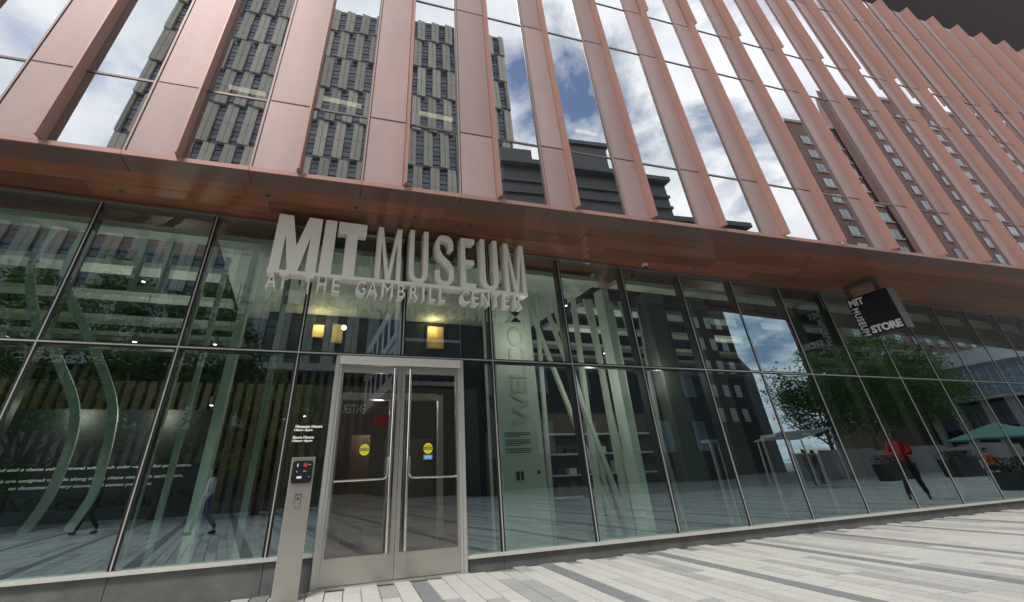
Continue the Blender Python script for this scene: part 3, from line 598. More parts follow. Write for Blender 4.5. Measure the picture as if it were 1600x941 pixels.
# ================================================================== HANGING STORE SIGN
ss = thing('store_sign', 'black cube blade sign with white lettering hanging from the timber soffit', 'sign', (15.5, -1.25, 3.55))
bx('box', 'black_panel', ss, 15.50, 15.78, -1.245, -0.335, 3.555, 4.475)
bx('side_panel', 'sign_side', ss, 15.505, 15.785, -1.252, -1.2455, 3.553, 4.477); bx('side_panel', 'sign_side', ss, 15.505, 15.785, -0.3345, -0.328, 3.553, 4.477)
b = MB(); y0, y1 = -0.985, -0.43
b.box(15.61, 15.67, y0 - 0.09, y0, 4.476, 4.80); b.box(15.61, 15.67, y1, y1 + 0.09, 4.476, 4.80); b.box(15.61, 15.67, y0 + 0.001, y1 - 0.001, 4.735, 4.82)
part('bracket', b, 'bracket_grey', ss)
for nx, F1, F2 in (('left', lambda u, v, d: (15.4995 - d, -u, v), lambda u, v, d: (15.4995 - d, -(0.375 + v), 4.225 - u)), ('right', lambda u, v, d: (15.7805 + d, -1.58 + u, v), lambda u, v, d: (15.7805 + d, -1.58 + 0.375 + v, 4.225 - u))):
    part('lettering', text_mb('MIT', 0.372, 0.705, 4.275, 4.440, F1, 0.035, 0.012, 1.0), 'text_white', ss)
    part('lettering', text_mb('STORE', 0.570, 1.205, 3.585, 3.755, F1, 0.045, 0.012, 0.95), 'text_white', ss)
    part('lettering', text_mb('MUSEUM', 0, 0.655, 0, 0.150, F2, 0.018, 0.012, 1.12), 'text_white', ss)

# ================================================================== STEEL POST WITH CARD READER
kp = thing('access_post', 'slim brushed steel post with black card reader left of the entrance door', 'access post', (3.32, -0.45, 0))
b = MB(); b.box(3.185, 3.455, -0.500, -0.400, 0.0, 1.365); po = part('post', b, 'steel', kp)
bm = bmesh.new(); bm.from_mesh(po.data); bmesh.ops.bevel(bm, geom=bm.edges[:], offset=0.004, segments=1, affect='EDGES'); bm.to_mesh(po.data); bm.free()
b = MB()
def rrect(x0, x1, z0, z1, r, n=4):
    o = []
    for cx, cz, a0 in ((x1 - r, z1 - r, 0), (x0 + r, z1 - r, 90), (x0 + r, z0 + r, 180), (x1 - r, z0 + r, 270)):
        for i in range(n + 1): a = rad(a0 + 90 * i / n); o.append((cx + r * math.cos(a), cz + r * math.sin(a)))
    return o
FK = lambda u, v, d: (u, -0.4995 - d, v)
b.prism(rrect(3.205, 3.437, 1.088, 1.325, 0.03), 0, 0.022, FK); rd = part('card_reader', b, 'dark_plastic', kp)
b = MB(); b.prism(rrect(3.222, 3.420, 1.105, 1.308, 0.022), 0.0225, 0.026, FK); part('reader_face', b, 'black_panel', rd)
b = MB(); b.prism(rrect(3.325, 3.375, 1.262, 1.298, 0.014), 0.0265, 0.030, FK); part('indicator', b, 'red', rd)
for a in ((3.255, 3.267, 1.262, 1.295), (3.265, 3.320, 1.140, 1.163), (3.255, 3.262, 1.205, 1.218), (3.385, 3.410, 1.281, 1.285), (3.33, 3.365, 1.213, 1.217), (3.40, 3.405, 1.15, 1.16)):
    bx('marking', 'text_white', rd, a[0], a[1], -0.4995 - 0.0285, -0.4995 - 0.0265, a[2], a[3])
b = MB(); b.prism(rrect(3.276, 3.352, 0.840, 0.985, 0.006), 0, 0.007, FK); cp = part('button_plate', b, 'polished', kp)
b = MB(); b.prism(rrect(3.290, 3.338, 0.860, 0.965, 0.010), 0.0075, 0.011, FK); part('button', b, 'steel', cp)
b = MB(); b.tube([(3.314, -0.511, 0.935), (3.314, -0.514, 0.935)], 0.013, 12); part('keyhole', b, 'dark_plastic', cp)
bx('base_plate', 'steel', kp, 3.17, 3.47, -0.515, -0.385, 0.0005, 0.012)

# ================================================================== DOME CAMERA UNDER THE SOFFIT
dc = thing('security_camera', 'small dome security camera fixed under the timber soffit right of the sign', 'security camera', (9.62, -0.22, 4.82))
b = MB(); b.tube([(9.62, -0.22, 4.835), (9.62, -0.22, 4.755)], [0.06, 0.066], 16); part('housing', b, 'interior_white', dc)
b = MB(); b.tube([(9.62, -0.22, 4.754), (9.62, -0.22, 4.725), (9.62, -0.22, 4.70), (9.62, -0.22, 4.685)], [0.055, 0.05, 0.036, 0.01], 14); part('dome', b, 'dark_plastic', dc, smooth=True)

# ================================================================== THE OTHER SIDE OF THE PLAZA (seen mirrored in the glass)
# --- tall panelled tower
TY = -45.0
tw = thing('panelled_tower', 'tall grey panelled tower with staggered window strips across the plaza', 'tower', (-2.5, -55, 0))
bx('core', 'tower_core', tw, -28.2, 23.0, -70, TY - 0.6, 12.4, 70.2)
pmesh = {}
pitch = 3.55; rowh = 6.55; rr = random.Random(4)
def tower_piece(key, x0, x1, z0, z1, y0, y1a, y1b, m):
    if key not in pmesh:
        b = MB(); W_, H_ = x1 - x0, z1 - z0; e = 0.025
        for ia in range(2):
            for iz in range(2):
                xa_, xb_ = W_ * ia / 2 + e * ia, W_ * (ia + 1) / 2 - e * (1 - ia); za_, zb_ = H_ * iz / 2 + e * iz, H_ * (iz + 1) / 2 - e * (1 - iz)
                ya_, yb_ = y1a + (y1b - y1a) * za_ / H_, y1a + (y1b - y1a) * zb_ / H_
                sa_, sb_ = 0.28 * (1 - xa_ / W_), 0.28 * (1 - xb_ / W_); b.hexa([(xa_, y0, za_), (xb_, y0, za_), (xb_, ya_ + sb_, za_), (xa_, ya_ + sa_, za_), (xa_, y0, zb_), (xb_, y0, zb_), (xb_, yb_ + sb_, zb_), (xa_, yb_ + sa_, zb_)])
        pmesh[key] = b.mesh(key[0])
    return link(key[0], pmesh[key], m, tw, (x0, 0, z0))
b = MB()
for r in range(9):
    z0 = 12.4 + r * rowh; z1 = z0 + rowh; sh = (0.2, 1.7, 0.8, 2.4, 0.0, 1.5, 3.0, 1.1, 2.2)[r]
    if r == 8: z1 = 70.2
    x = -28.2
    first = True
    while x < 22.9:
        pw = (1.28 if not first else 0.3 + sh * 0.42); first = False
        xa, xb = x, min(x + pw, 23.0)
        tower_piece(('facade_panel', round(xb - xa, 2), round(z1 - z0, 2)), xa, xb, z0 + 0.03, z1 - 0.06, TY - 0.6, TY + 0.12, TY - 0.16, 'tower_panel')
        wa, wb = xb, min(xb + 1.12, 23.0)
        if wb - wa > 0.3:
            key = ('window_strip', round(wb - wa, 2), round(z1 - z0, 2))
            if key not in pmesh:
                q = MB(); n = 8; hh = (z1 - z0) / n
                for i in range(n):
                    q.cur = 1 if i in ((2, 6) if r % 2 else (1, 4, 5)) else 0
                    q.box(0, wb - wa, TY - 0.6, TY - 0.42 + 0.05 * (i % 2), i * hh + 0.02, (i + 1) * hh - 0.05)
                    q.cur = 2; q.box(0, wb - wa, TY - 0.6, TY - 0.34, (i + 1) * hh - 0.049, (i + 1) * hh + 0.019)
                me = q.mesh('window_strip')
                for mn in ('tower_glass', 'tower_glass_light', 'frame_dark'): me.materials.append(MAT[mn])
                for p_, i_ in zip(me.polygons, q.mi): p_.material_index = i_
                pmesh[key] = me
            link('window_strip', pmesh[key], None, tw, (wa, 0, z0))
        x = wb
# side face (towards +x) kept simple: panels down the flank
for r in range(9):
    z0 = 12.4 + r * rowh
    for i in range(6):
        y0 = -49.5 - i * 3.6
        bx('facade_panel', 'tower_panel', tw, 23.001, 23.3, y0 - 2.0, y0, z0 + 0.03, min(z0 + rowh, 70.2) - 0.06)
bx('canopy_band', 'concrete', tw, -30, 23.4, -70, TY + 0.5, 11.7, 12.39)
bx('podium_glass', 'tower_core', tw, -30, 23.0, -69, TY - 0.5, 0, 3.6)
bx('podium_wall', 'rib_brown', tw, -30, 23.0, -69, TY - 0.5, 3.605, 11.69)
b = MB(); b.box(0, 0.42, TY - 0.499, TY + 0.1, 3.4, 11.69); rbm = b.mesh('podium_rib')
for i in range(60): link('podium_rib', rbm, 'rib_brown', tw, (-29.6 + i * 0.88, 0, 0))
for i in range(5):
    bx('podium_window', 'window_pale', tw, -16.5 + i * 4.6, -15.4 + i * 4.6, TY + 0.101, TY + 0.15, 6.2, 8.2)

# --- grey classical block
cb = thing('grey_classical_block', 'grey stone block with stepped parapet and cornices to the right of the tower', 'building', (30, -34, 0))
bx('wall', 'stone_grey', cb, 16.0, 43.0, -38, -30.0, 20.0, 23.4); bx('lower_wall', 'stone_dark', cb, 16.0, 43.0, -38, -30.02, 0, 19.99)
bx('upper_wall', 'stone_grey', cb, 15.8, 34.6, -38, -30.2, 23.95, 28.6); bx('parapet_block', 'stone_grey', cb, 23.7, 28.2, -38, -30.3, 29.15, 32.6); bx('parapet_block', 'stone_grey', cb, 15.6, 19.2, -38, -30.3, 29.15, 31.0)
for z, a, c, pr_ in ((23.4, 15.7, 43.4, 0.55), (22.2, 15.9, 43.1, 0.18), (20.6, 15.9, 43.1, 0.16), (28.6, 15.5, 35.0, 0.5), (26.6, 15.7, 34.7, 0.0), (25.2, 15.7, 34.7, 0.0)):
    bx('cornice', 'stone_grey', cb, a, c, -38, -30 + pr_ + 0.04, z, z + (0.54 if pr_ > 0.3 else 0.3))
bx('parapet_cap', 'stone_grey', cb, 23.5, 28.5, -38, -30.0, 32.605, 33.1)
b = MB(); b.box(0, 1.9, -30.5, -29.985, 0, 2.9); b2 = MB(); b2.box(0.16, 1.74, -29.984, -29.95, 0.16, 2.74)
fm, gm_ = b.mesh('window'), b2.mesh('pane')
for r in range(4):
    for i in range(6):
        x, z = 17.6 + i * 4.3, 2.2 + r * 4.7
        wn = link('window', fm, 'frame_dark', cb, (x, 0, z)); link('pane', gm_, 'tower_glass_light', wn, (x, 0, z))

# --- brick block with pale windows, lower in the middle distance
db = thing('dark_brick_block', 'dark brick block with rows of pale windows beside open sky', 'building', (54, -44, 0))
bx('wall', 'brick_dark', db, 46.0, 60.0, -56, -40, 0, 24.5)
b = MB(); b.hexa([(60, -56, 0), (62.6, -56, 0), (62.6, -40.5, 0), (60, -40.5, 0), (60, -56, 14.8), (62.6, -56, 11.8), (62.6, -40.5, 11.8), (60, -40.5, 14.8)]); part('lean_to', b, 'stone_grey', db)
b = MB(); b.box(0, 1.25, -40.2, -39.97, 0, 1.75); b2 = MB(); b2.box(0.1, 1.15, -39.969, -39.94, 0.1, 1.65); fm, gm_ = b.mesh('window'), b2.mesh('pane')
for r in range(6):
    for i in range(6):
        x, z = 46.8 + i * 2.15, 5.6 + r * 3.0
        wn = link('window', fm, 'frame_dark', db, (x, 0, z)); link('pane', gm_, 'window_frame_white', wn, (x, 0, z))

# --- brick hotel
hb = thing('brick_hotel', 'tall red brick hotel with columns of pale windows far to the right', 'hotel', (100, -48, 0))
def skew(name, m, x0, x1, y0, y1, z0, z1):
    k_ = 1.5 * (y0 - y1); b = MB(); b.hexa([(x0 + k_, y1, z0), (x1 + k_, y1, z0), (x1, y0, z0), (x0, y0, z0), (x0 + k_, y1, z1), (x1 + k_, y1, z1), (x1, y0, z1), (x0, y0, z1)]); return part(name, b, m, hb)
skew('wall', 'brick', 72.5, 85.7, -40, -60, 0, 53.4); skew('wall', 'brick', 84.0, 140.0, -39.6, -62, 0, 63.0)
skew('roof_edge', 'concrete', 72.2, 85.69, -39.7, -60, 53.405, 54.0); skew('roof_edge', 'concrete', 85.5, 140.2, -39.3, -62, 63.005, 63.7)
b = MB(); b.box(0, 2.1, -0.3, 0.03, 0, 1.75); b2 = MB(); b2.box(0.12, 1.0, 0.031, 0.06, 0.12, 1.63); b2.box(1.10, 1.98, 0.031, 0.06, 0.12, 1.63); b3 = MB(); b3.box(-0.15, 2.25, -0.2, 0.22, -0.28, -0.01)
fm, gm_, sm_ = b.mesh('window'), b2.mesh('pane'), b3.mesh('sill')
for x, y, z1 in ((74.2, -40, 52), (77.6, -40, 52), (81.6, -40, 52), (87.6, -39.6, 61), (92.2, -39.6, 61), (96.8, -39.6, 61), (101.4, -39.6, 61), (106, -39.6, 61), (110.6, -39.6, 61), (115.2, -39.6, 61), (119.8, -39.6, 61), (126, -39.6, 61), (133, -39.6, 61)):
    z = 6.0
    while z < z1 - 2:
        wn = link('window', fm, 'frame_dark', hb, (x, y, z)); link('pane', gm_, 'window_pale', wn, (x, y, z)); link('sill', sm_, 'concrete', wn, (x, y, z)); z += 3.05

# --- white clad wing running towards the museum
wb_ = thing('white_clad_wing', 'white clad wing with big dark windows running away from the glass', 'building', (9, -35, 0))
bx('wall', 'white_cladding', wb_, 9.3, 14.5, -44, -26.5, 7.0, 14.2)
bx('base', 'tower_core', wb_, 9.8, 14.5, -44, -27, 0, 6.99)
for i in range(5):
    for r in range(2):
        y0, z0 = -29.4 - i * 3.1, 7.9 + r * 3.3
        f_ = bx('window', 'frame_dark', wb_, 9.27, 9.6, y0, y0 + 1.75, z0, z0 + 1.95); bx('pane', 'tower_glass', f_, 9.25, 9.269, y0 + 0.1, y0 + 1.1, z0 + 0.1, z0 + 1.85); bx('pane', 'tower_glass_light', f_, 9.25, 9.269, y0 + 1.2, y0 + 1.65, z0 + 0.1, z0 + 1.85)
for i in range(4):
    for r in range(2):
        x0, z0 = 9.75 + i * 1.18, 7.3 + r * 3.35
        f_ = bx('window', 'frame_dark', wb_, x0, x0 + 1.14, -26.6, -26.46, z0, z0 + 3.1); bx('pane', 'tower_glass', f_, x0 + 0.05, x0 + 1.09, -26.459, -26.44, z0 + 0.06, z0 + 3.04)
for z in (10.35,): bx('ledge', 'white_cladding', wb_, 9.1, 9.299, -44, -26.5, z, z + 0.25)

# --- pavilion with curved white roof edge
pv = thing('glass_pavilion', 'long pavilion with a curved white roof edge, glass grid and pale columns', 'pavilion', (92, -26, 0))
NPV = 22
def pvp(i): t = i / NPV; return Vector((89.5 - 1.6 * math.sin(math.pi * t), -38.0 + 24.0 * t, 0))
def wall_piece(name, a, c, d0, d1, z0, z1, m, e=0.0):
    u = (c - a).normalized(); a2, c2 = a + u * e, c - u * e; n_ = Vector((1, 0, 0))
    b = MB(); q = [a2 + n_ * d0, c2 + n_ * d0, c2 + n_ * d1, a2 + n_ * d1]
    b.hexa([(p.x, p.y, z0) for p in q] + [(p.x, p.y, z1) for p in q]); return part(name, b, m, pv)
for i in range(NPV):
    a, c = pvp(i), pvp(i + 1)
    wall_piece('roof_band', a, c, 0, 7, 11.5, 13.3, 'window_frame_white')
    for j in range(4): wall_piece('grid_pane', a, c, 0.5, 0.7, 7.75 + j * 0.93, 7.75 + j * 0.93 + 0.72, 'pavilion_glass', 0.13)
    wall_piece('grid_frame', a, c, 0.72, 0.8, 7.6, 11.49, 'window_frame_white')
    wall_piece('floor_band', a, c, 0.4, 0.85, 7.2, 7.6, 'concrete')
    if i % 3 == 1: wall_piece('column', a, a + (c - a) * 0.75, 0.9, 1.7, 0, 7.19, 'concrete')
    wall_piece('rear_pane', a, c, 4.0, 4.2, 4.2, 7.0, 'pavilion_glass', 0.06)
bx('back_wall', 'tower_core', pv, 94.5, 95.5, -40, -12, 0, 11.4)

# --- trees
def tree(name, label, x, y, h, cr, cz0, n, mats, seed, squash=1.0):
    r = random.Random(seed); t = thing(name, label, 'tree', (x, y, 0), 'trees across the plaza')
    b = MB(); b.tube([(x, y, 0), (x + 0.05, y, cz0 * 0.6), (x, y + 0.05, cz0 + 0.8), (x + 0.1, y, h * 0.75)], [0.16 + h * 0.008, 0.13 + h * 0.006, 0.10, 0.03], 8)
    for i in range(9):
        a = r.uniform(0, 6.28); z0 = cz0 * r.uniform(0.75, 1.4); L_ = cr * r.uniform(0.6, 0.95)
        b.tube([(x, y, z0), (x + math.cos(a) * L_ * 0.45, y + math.sin(a) * L_ * 0.45, z0 + L_ * 0.5), (x + math.cos(a) * L_, y + math.sin(a) * L_, z0 + L_ * 0.85)], [0.07, 0.045, 0.015], 5)
    part('trunk', b, 'bark', t)
    c = MB(); cl = []
    for i in range(70):
        while True:
            p = Vector((r.uniform(-1, 1), r.uniform(-1, 1), r.uniform(-1, 1)))
            if 0.35 < p.length < 1: break
        cl.append((Vector((x + p.x * cr, y + p.y * cr, (cz0 + h) / 2 + p.z * (h - cz0) / 2 * squash)), r.uniform(0.16, 0.36) * cr))
    for i in range(n):
        q, rr_ = cl[r.randrange(len(cl))]
        d = Vector((r.gauss(0, 1), r.gauss(0, 1), r.gauss(0, 0.7))); d = d.normalized() * rr_ * r.random() ** 0.5
        p = q + d; s = r.uniform(0.06, 0.15) * (1 + cr * 0.05); u = Vector((r.gauss(0, 1), r.gauss(0, 1), r.gauss(0, 0.5))).normalized(); v = u.cross(Vector((r.gauss(0, 1), r.gauss(0, 1), r.gauss(0, 1)))).normalized()
        c.cur = 0 if r.random() < 0.55 else 1
        c.quad(p - u * s, p - v * s * 0.45, p + u * s, p + v * s * 0.45)
    part('crown', c, mats, t); return t
tree('leafy_tree', 'broad dark green tree nearest the tower end of the plaza', -9.0, -22.5, 12.6, 4.6, 1.7, 17000, ['leaf_dark', 'leaf_light'], 1)
tree('leafy_tree', 'spreading green tree second from the tower end', -2.8, -23.0, 12.0, 3.9, 2.4, 14000, ['leaf_dark', 'leaf_light'], 2)
tree('leafy_tree', 'yellow green feathery tree opposite the entrance door', 1.9, -20.5, 6.8, 2.3, 1.3, 9000, ['leaf_light', 'leaf_bright'], 3)
tree('leafy_tree', 'bright sunlit tree at the far left end of the plaza', -15.5, -21.5, 9.0, 3.0, 3.0, 5000, ['leaf_bright', 'leaf_light'], 6)
tree('plane_tree', 'large dense tree in front of the brick hotel', 56.5, -25, 12.2, 7.2, 3.6, 24000, ['leaf_dark', 'leaf_light'], 4, 0.95)
tree('plane_tree', 'rounded tree before the glass pavilion', 66.5, -25.5, 11.4, 5.4, 4.0, 15000, ['leaf_dark', 'leaf_light'], 5)
tree('plane_tree', 'smaller tree between the dark brick block and the hotel', 49.0, -24.5, 8.0, 3.0, 3.0, 6000, ['leaf_dark', 'leaf_light'], 8)

# --- planters with clipped hedges
def planter(x, y, wd, dp, h, label, seed):
    t = thing('hedge_planter', label, 'planter', (x, y, 0), 'black planters with clipped hedges')
    b = MB(); hx = [(x - wd / 2, y - dp / 2), (x + wd / 2, y - dp / 2), (x + wd / 2, y + dp / 2), (x - wd / 2, y + dp / 2)]
    b.hexa([(x + (px - x) * 0.94, y + (py - y) * 0.94, 0) for px, py in hx] + [(px, py, h) for px, py in hx]); part('pot', b, 'planter_black', t)
    r = random.Random(seed); c = MB()
    for i in range(900):
        p = Vector((x + r.uniform(-0.5, 0.5) * wd, y + r.uniform(-0.5, 0.5) * dp, h + r.uniform(0.0, 0.42))); s = r.uniform(0.03, 0.07)
        u = Vector((r.gauss(0, 1), r.gauss(0, 1), r.gauss(0, 1))).normalized(); v = u.cross(Vector((0.3, 0.5, 0.8))).normalized(); c.quad(p - u * s, p - v * s * 0.6, p + u * s, p + v * s * 0.6)
    part('hedge', c, 'hedge', t, kind='stuff')
planter(36.6, -12.6, 2.4, 0.9, 0.85, 'black hedge planter behind the person in the red jacket', 1)
planter(40.2, -11.3, 2.6, 0.9, 0.9, 'black hedge planter beside the granite wall', 2)
planter(26.6, -2.9, 2.2, 1.0, 0.52, 'black hedge planter nearest the museum glass', 3)
lw = thing('granite_wall', 'low polished granite wall along the far side of the plaza', 'wall', (50, -19.5, 0))
for i in range(10): bx('slab', 'wall_granite', lw, 38 + i * 3.0, 40.98 + i * 3.0, -20.2, -19.6, 0, 1.9 if i % 3 else 1.7)
cu_ = thing('planting_bed', 'long low dark planting bed in front of the tower podium', 'planter', (-6, -25, 0))
bx('edging', 'granite_dark', cu_, -22, 5.0, -26.5, -25.2, 0, 0.55)
r = random.Random(9); c = MB()
for i in range(1500):
    p = Vector((r.uniform(-22, 5), r.uniform(-26.4, -25.3), 0.5 + r.random() * 0.7)); s = r.uniform(0.06, 0.16)
    u = Vector((r.gauss(0, 1), r.gauss(0, 1), r.gauss(0, 1))).normalized(); v = u.cross(Vector((0.3, 0.5, 0.8))).normalized(); c.quad(p - u * s, p - v * s * 0.6, p + u * s, p + v * s * 0.6)
part('shrubs', c, 'hedge', cu_, kind='stuff')
tn = thing('white_canopy', 'sloping white canopy on slim posts across the plaza', 'canopy', (28.5, -12, 0))
b = MB(); b.hexa([(26.7, -13.2, 2.05), (30.2, -13.2, 2.25), (30.2, -11.2, 2.65), (26.7, -11.2, 2.45), (26.7, -13.2, 2.10), (30.2, -13.2, 2.30), (30.2, -11.2, 2.70), (26.7, -11.2, 2.50)]); part('roof', b, 'canvas_white', tn)
for x, y, z in ((26.8, -13.1, 2.05), (30.1, -13.1, 2.24), (30.1, -11.3, 2.62), (26.8, -11.3, 2.43)): bx('post', 'window_frame_white', tn, x, x + 0.06, y, y + 0.06, 0, z)
um = thing('teal_umbrella', 'wide teal parasol over the seats at the right end of the plaza', 'umbrella', (42.0, -9.6, 0))
b = MB(); b.tube([(42, -9.6, 0), (42, -9.6, 2.6)], 0.03, 8); part('pole', b, 'frame_dark', um)
b = MB(); n = 8
for i in range(n):
    a0, a1 = 2 * math.pi * i / n, 2 * math.pi * (i + 1) / n
    p0, p1 = (42 + 2.6 * math.cos(a0), -9.6 + 2.6 * math.sin(a0), 1.85), (42 + 2.6 * math.cos(a1), -9.6 + 2.6 * math.sin(a1), 1.85)
    b.quad((42, -9.6, 2.65), p0, p1); b.quad((42, -9.6, 2.60), (p1[0], p1[1], 1.80), (p0[0], p0[1], 1.80)); b.quad(p0, (p0[0], p0[1], 1.80), (p1[0], p1[1], 1.80), p1)
part('canopy', b, 'teal_cloth', um)

# ================================================================== PEOPLE
def skin(name, verts, edges, radii, m, parent, sub=2):
    me = bpy.data.meshes.new(name); me.from_pydata([tuple(v) for v in verts], edges, []); me.update()
    o = bpy.data.objects.new(name, me); COL.objects.link(o); o.parent = parent; o.location = -ORG[parent.name] if not parent.type == 'EMPTY' else -ORG[parent.name]
    ORG[o.name] = Vector((0, 0, 0)); md = o.modifiers.new('skin', 'SKIN'); md.use_smooth_shade = True
    for i, r_ in enumerate(radii):
        sv = me.skin_vertices[0].data[i]; sv.radius = (r_, r_) if not isinstance(r_, tuple) else r_; sv.use_root = (i == 0)
    s = o.modifiers.new('sub', 'SUBSURF'); s.levels = sub; s.render_levels = sub
    me.materials.append(MAT[m]); return o
def person(label, x, y, face, top, legs, skinm, pose='stand', hair='hair', hand=0.0, long_top=0.0, h=1.75, wide=0.0):
    """face: heading angle of the front, measured from +x"""
    t = thing('person', label, 'person', (x, y, 0)); f = Vector((math.cos(face), math.sin(face), 0)); s = Vector((-f.y, f.x, 0)); k = h / 1.75
    O = Vector((x, y, 0))
    def P(a, b_, z): return O + (f * a + s * b_ + Vector((0, 0, z))) * k
    if pose == 'sit':
        hip = 0.50; kn = [P(0.42, 0.10, 0.52), P(0.42, -0.10, 0.50)]; an = [P(0.40, 0.11, 0.09), P(0.48, -0.11, 0.09)]; zc = -0.44
    elif pose == 'walk':
        hip = 0.93; kn = [P(0.20, 0.09, 0.52), P(-0.06, -0.09, 0.50)]; an = [P(0.28, 0.09, 0.09), P(-0.34, -0.09, 0.13)]; zc = 0
    else:
        hip = 0.95; kn = [P(0.10, 0.13 + wide * 0.5, 0.51), P(-0.05, -0.13 - wide * 0.5, 0.51)]; an = [P(0.17, 0.19 + wide, 0.085), P(-0.14, -0.19 - wide, 0.085)]; zc = 0
    hips = P(0, 0, hip); hl, hr = P(0, 0.09, hip - 0.03), P(0, -0.09, hip - 0.03)
    waist = P(0.01, 0, 1.12 + zc); chest = P(0.02, 0, 1.34 + zc); nk = P(0.03, 0, 1.49 + zc); hb_ = P(0.06, 0, 1.57 + zc)
    sl, sr = P(0.0, 0.19, 1.42 + zc), P(0.0, -0.19, 1.42 + zc)
    el, er = P(0.02 + 0.10 * hand, 0.25, 1.14 + zc), P(0.02 + 0.10 * hand, -0.25, 1.14 + zc)
    wl, wr = P(0.12 + 0.24 * hand, 0.24 - 0.16 * hand, 0.90 + 0.24 * hand + zc), P(0.12 + 0.24 * hand, -0.24 + 0.16 * hand, 0.90 + 0.24 * hand + zc)
    # body: pelvis root, spine, neck, skull, arms with five-fingered hands, legs and feet
    V = [hips, waist, chest, nk, hb_, P(0.07, 0, 1.64 + zc), P(0.055, 0, 1.70 + zc)]; E_ = [(0, 1), (1, 2), (2, 3), (3, 4), (4, 5), (5, 6)]
    Rr = [(0.13, 0.11), (0.12, 0.095), (0.14, 0.10), 0.055, (0.066, 0.072), (0.076, 0.088), (0.066, 0.074)]
    def chain(root, pts, rs_):
        last = root
        for p, r_ in zip(pts, rs_): V.append(p); Rr.append(r_); E_.append((last, len(V) - 1)); last = len(V) - 1
        return last
    for sh, e_, w_ in ((sl, el, wl), (sr, er, wr)):
        d = (w_ - e_).normalized(); last = chain(2, [sh, e_, w_, w_ + d * 0.06 * k], [0.052, 0.040, 0.027, (0.034, 0.018)])
        nrm = s if sh is sl else -s; side = d.cross(nrm).normalized()
        for q, ln in ((-0.028, 0.066), (-0.010, 0.080), (0.010, 0.075), (0.028, 0.058)):
            base = w_ + d * 0.085 * k + side * q; chain(last, [base, base + d * ln * 0.5 - nrm * 0.006, base + d * ln - nrm * 0.022], [0.0095, 0.009, 0.008])
        chain(last, [w_ + d * 0.05 * k + side * -0.042 - nrm * 0.01, w_ + d * 0.085 * k + side * -0.058 - nrm * 0.018], [0.011, 0.009])
    for h_, kk, a_ in ((hl, kn[0], an[0]), (hr, kn[1], an[1])):
        chain(0, [h_, kk, a_, a_ + f * 0.14 * k - Vector((0, 0, a_.z - 0.035))], [0.078, 0.055, 0.038, 0.030])
    body = skin('body', V, E_, [(r_[0] * k, r_[1] * k) if isinstance(r_, tuple) else r_ * k for r_ in Rr], skinm, t)
    # jacket / shirt
    low_ = P(0.0, 0, hip - 0.02 - long_top)
    Vt = [P(0.01, 0, hip + 0.06) if pose != 'sit' else P(0, 0, hip + 0.05), waist, chest, P(0.03, 0, 1.455 + zc), sl, el, wl + (el - wl) * 0.12, sr, er, wr + (er - wr) * 0.12]
    Rt = [(0.165, 0.135), (0.15, 0.12), (0.165, 0.125), 0.085, 0.078, 0.062, 0.047, 0.078, 0.062, 0.047]; Et = [(0, 1), (1, 2), (2, 3), (2, 4), (4, 5), (5, 6), (2, 7), (7, 8), (8, 9)]
    if long_top: Vt.append(low_); Rt.append((0.175, 0.15)); Et.append((0, 10))
    skin('jacket', Vt, Et, [(r_[0] * k, r_[1] * k) if isinstance(r_, tuple) else r_ * k for r_ in Rt], top, t)
    Vl = [hips, hl, kn[0], an[0] + Vector((0, 0, 0.03)), hr, kn[1], an[1] + Vector((0, 0, 0.03))]
    skin('trousers', Vl, [(0, 1), (1, 2), (2, 3), (0, 4), (4, 5), (5, 6)], [(0.145 * k, 0.12 * k), 0.098 * k, 0.075 * k, 0.060 * k, 0.098 * k, 0.075 * k, 0.060 * k], legs, t)
    for a_ in an: skin('shoe', [Vector((a_.x, a_.y, 0.052)) - f * 0.05, Vector((a_.x, a_.y, 0.05)) + f * 0.06, Vector((a_.x, a_.y, 0.038)) + f * 0.175], [(0, 1), (1, 2)], [0.044, 0.046, 0.034], 'shoe', t)
    hd_ = P(0.035, 0, 1.655 + zc); skin('hair', [hd_ - f * 0.02 * k, P(0.02, 0, 1.715 + zc), P(0.065, 0, 1.735 + zc), P(-0.01, 0, 1.60 + zc)], [(0, 1), (1, 2), (0, 3)], [(0.082 * k, 0.086 * k), (0.082 * k, 0.084 * k), 0.060 * k, 0.062 * k], hair, t)
    c_ = P(0.142, 0, 1.625 + zc)
    b = MB(); b.prism([(-0.014, -0.02), (0.014, -0.02), (0.006, 0.03), (-0.006, 0.03)], 0, 0.028, lambda u, v, d: tuple(c_ + s * u + Vector((0, 0, v)) + f * (d - 0.006))); part('nose', b, skinm, t)
    for q in (-0.033, 0.033):
        e_ = P(0.128, q, 1.648 + zc); b = MB(); b.tube([e_, e_ + f * 0.010], 0.010, 8); part('eye', b, 'text_black', t)
        ea = P(0.055, q * 2.55, 1.635 + zc); b = MB(); b.tube([ea - Vector((0, 0, 0.028)), ea, ea + Vector((0, 0, 0.028))], [0.010, 0.016, 0.010], 8); part('ear', b, skinm, t)
    e_ = P(0.130, 0, 1.582 + zc); b = MB(); b.tube([e_ - s * 0.022, e_ + s * 0.022], 0.006, 6); part('mouth', b, 'cloth_rust', t)
    return t
person('standing person in a red jacket and dark trousers looking down at their hands', 20.9, -3.12, rad(150), 'cloth_red', 'cloth_black', 'skin_dark', 'stand', hand=1.0, long_top=0.10, h=1.82, wide=0.02)
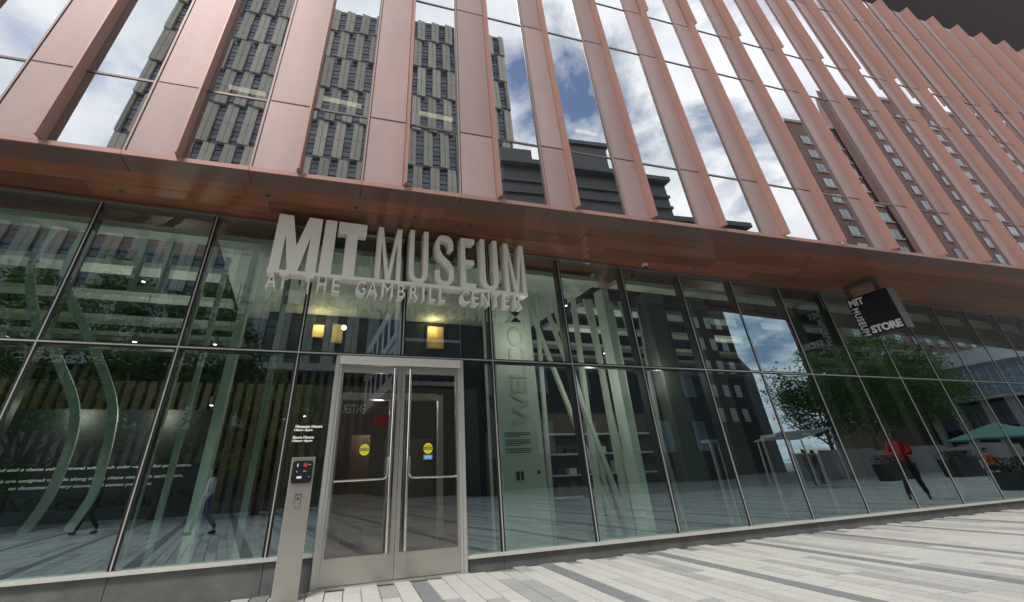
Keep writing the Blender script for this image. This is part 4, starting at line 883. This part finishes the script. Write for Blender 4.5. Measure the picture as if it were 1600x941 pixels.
person('walking person in a white shirt and blue jeans opposite the left windows', 1.05, -10.4, rad(160), 'cloth_white', 'cloth_jeans', 'skin_light', 'walk', h=1.68)
person('walking person all in black near the left end of the windows', -2.9, -13.9, rad(175), 'cloth_black', 'cloth_black', 'skin_dark', 'walk', long_top=0.25)
person('seated person in an orange top under the teal parasol', 33.6, -6.9, rad(100), 'cloth_orange', 'cloth_black', 'skin_light', 'sit', hand=0.8)
person('person in a rust red shirt and dark trousers by the white canopy', 30.6, -13.6, rad(95), 'cloth_rust', 'cloth_grey', 'skin_dark', 'stand', hand=0.6)
person('person in a grey top and blue jeans by the white canopy', 32.4, -14.4, rad(80), 'cloth_grey', 'cloth_jeans', 'skin_light', 'stand')
person('seated person in a bright pink top near the closest planter', 36.2, -6.4, rad(110), 'cloth_pink', 'cloth_black', 'skin_light', 'sit', hand=0.5)
def chair(x, y, face, label):
    t = thing('metal_chair', label, 'chair', (x, y, 0), 'cafe chairs on the plaza'); f = Vector((math.cos(face), math.sin(face), 0)); s = Vector((-f.y, f.x, 0)); O = Vector((x, y, 0))
    def P(a, b_, z): return O + f * a + s * b_ + Vector((0, 0, z))
    def sl_(b, a0, a1, b0, b1, z0, z1): b.hexa([P(a0, b0, z0), P(a1, b0, z0), P(a1, b1, z0), P(a0, b1, z0), P(a0, b0, z1), P(a1, b0, z1), P(a1, b1, z1), P(a0, b1, z1)])
    b = MB(); sl_(b, -0.2, 0.24, -0.22, 0.22, 0.36, 0.39); part('seat', b, 'window_frame_white', t)
    b = MB(); sl_(b, -0.26, -0.23, -0.22, 0.22, 0.5, 0.85); part('backrest', b, 'window_frame_white', t)
    for a_, c_ in ((-0.25, -0.2), (-0.25, 0.2), (0.2, -0.2), (0.2, 0.2)):
        b = MB(); b.tube([P(a_, c_, 0), P(a_, c_, 0.84 if a_ < 0 else 0.36)], 0.012, 6); part('leg', b, 'frame_dark', t)
chair(33.6, -6.9, rad(100), 'white cafe chair under the person in the orange top'); chair(36.2, -6.4, rad(110), 'white cafe chair under the person in the pink top')
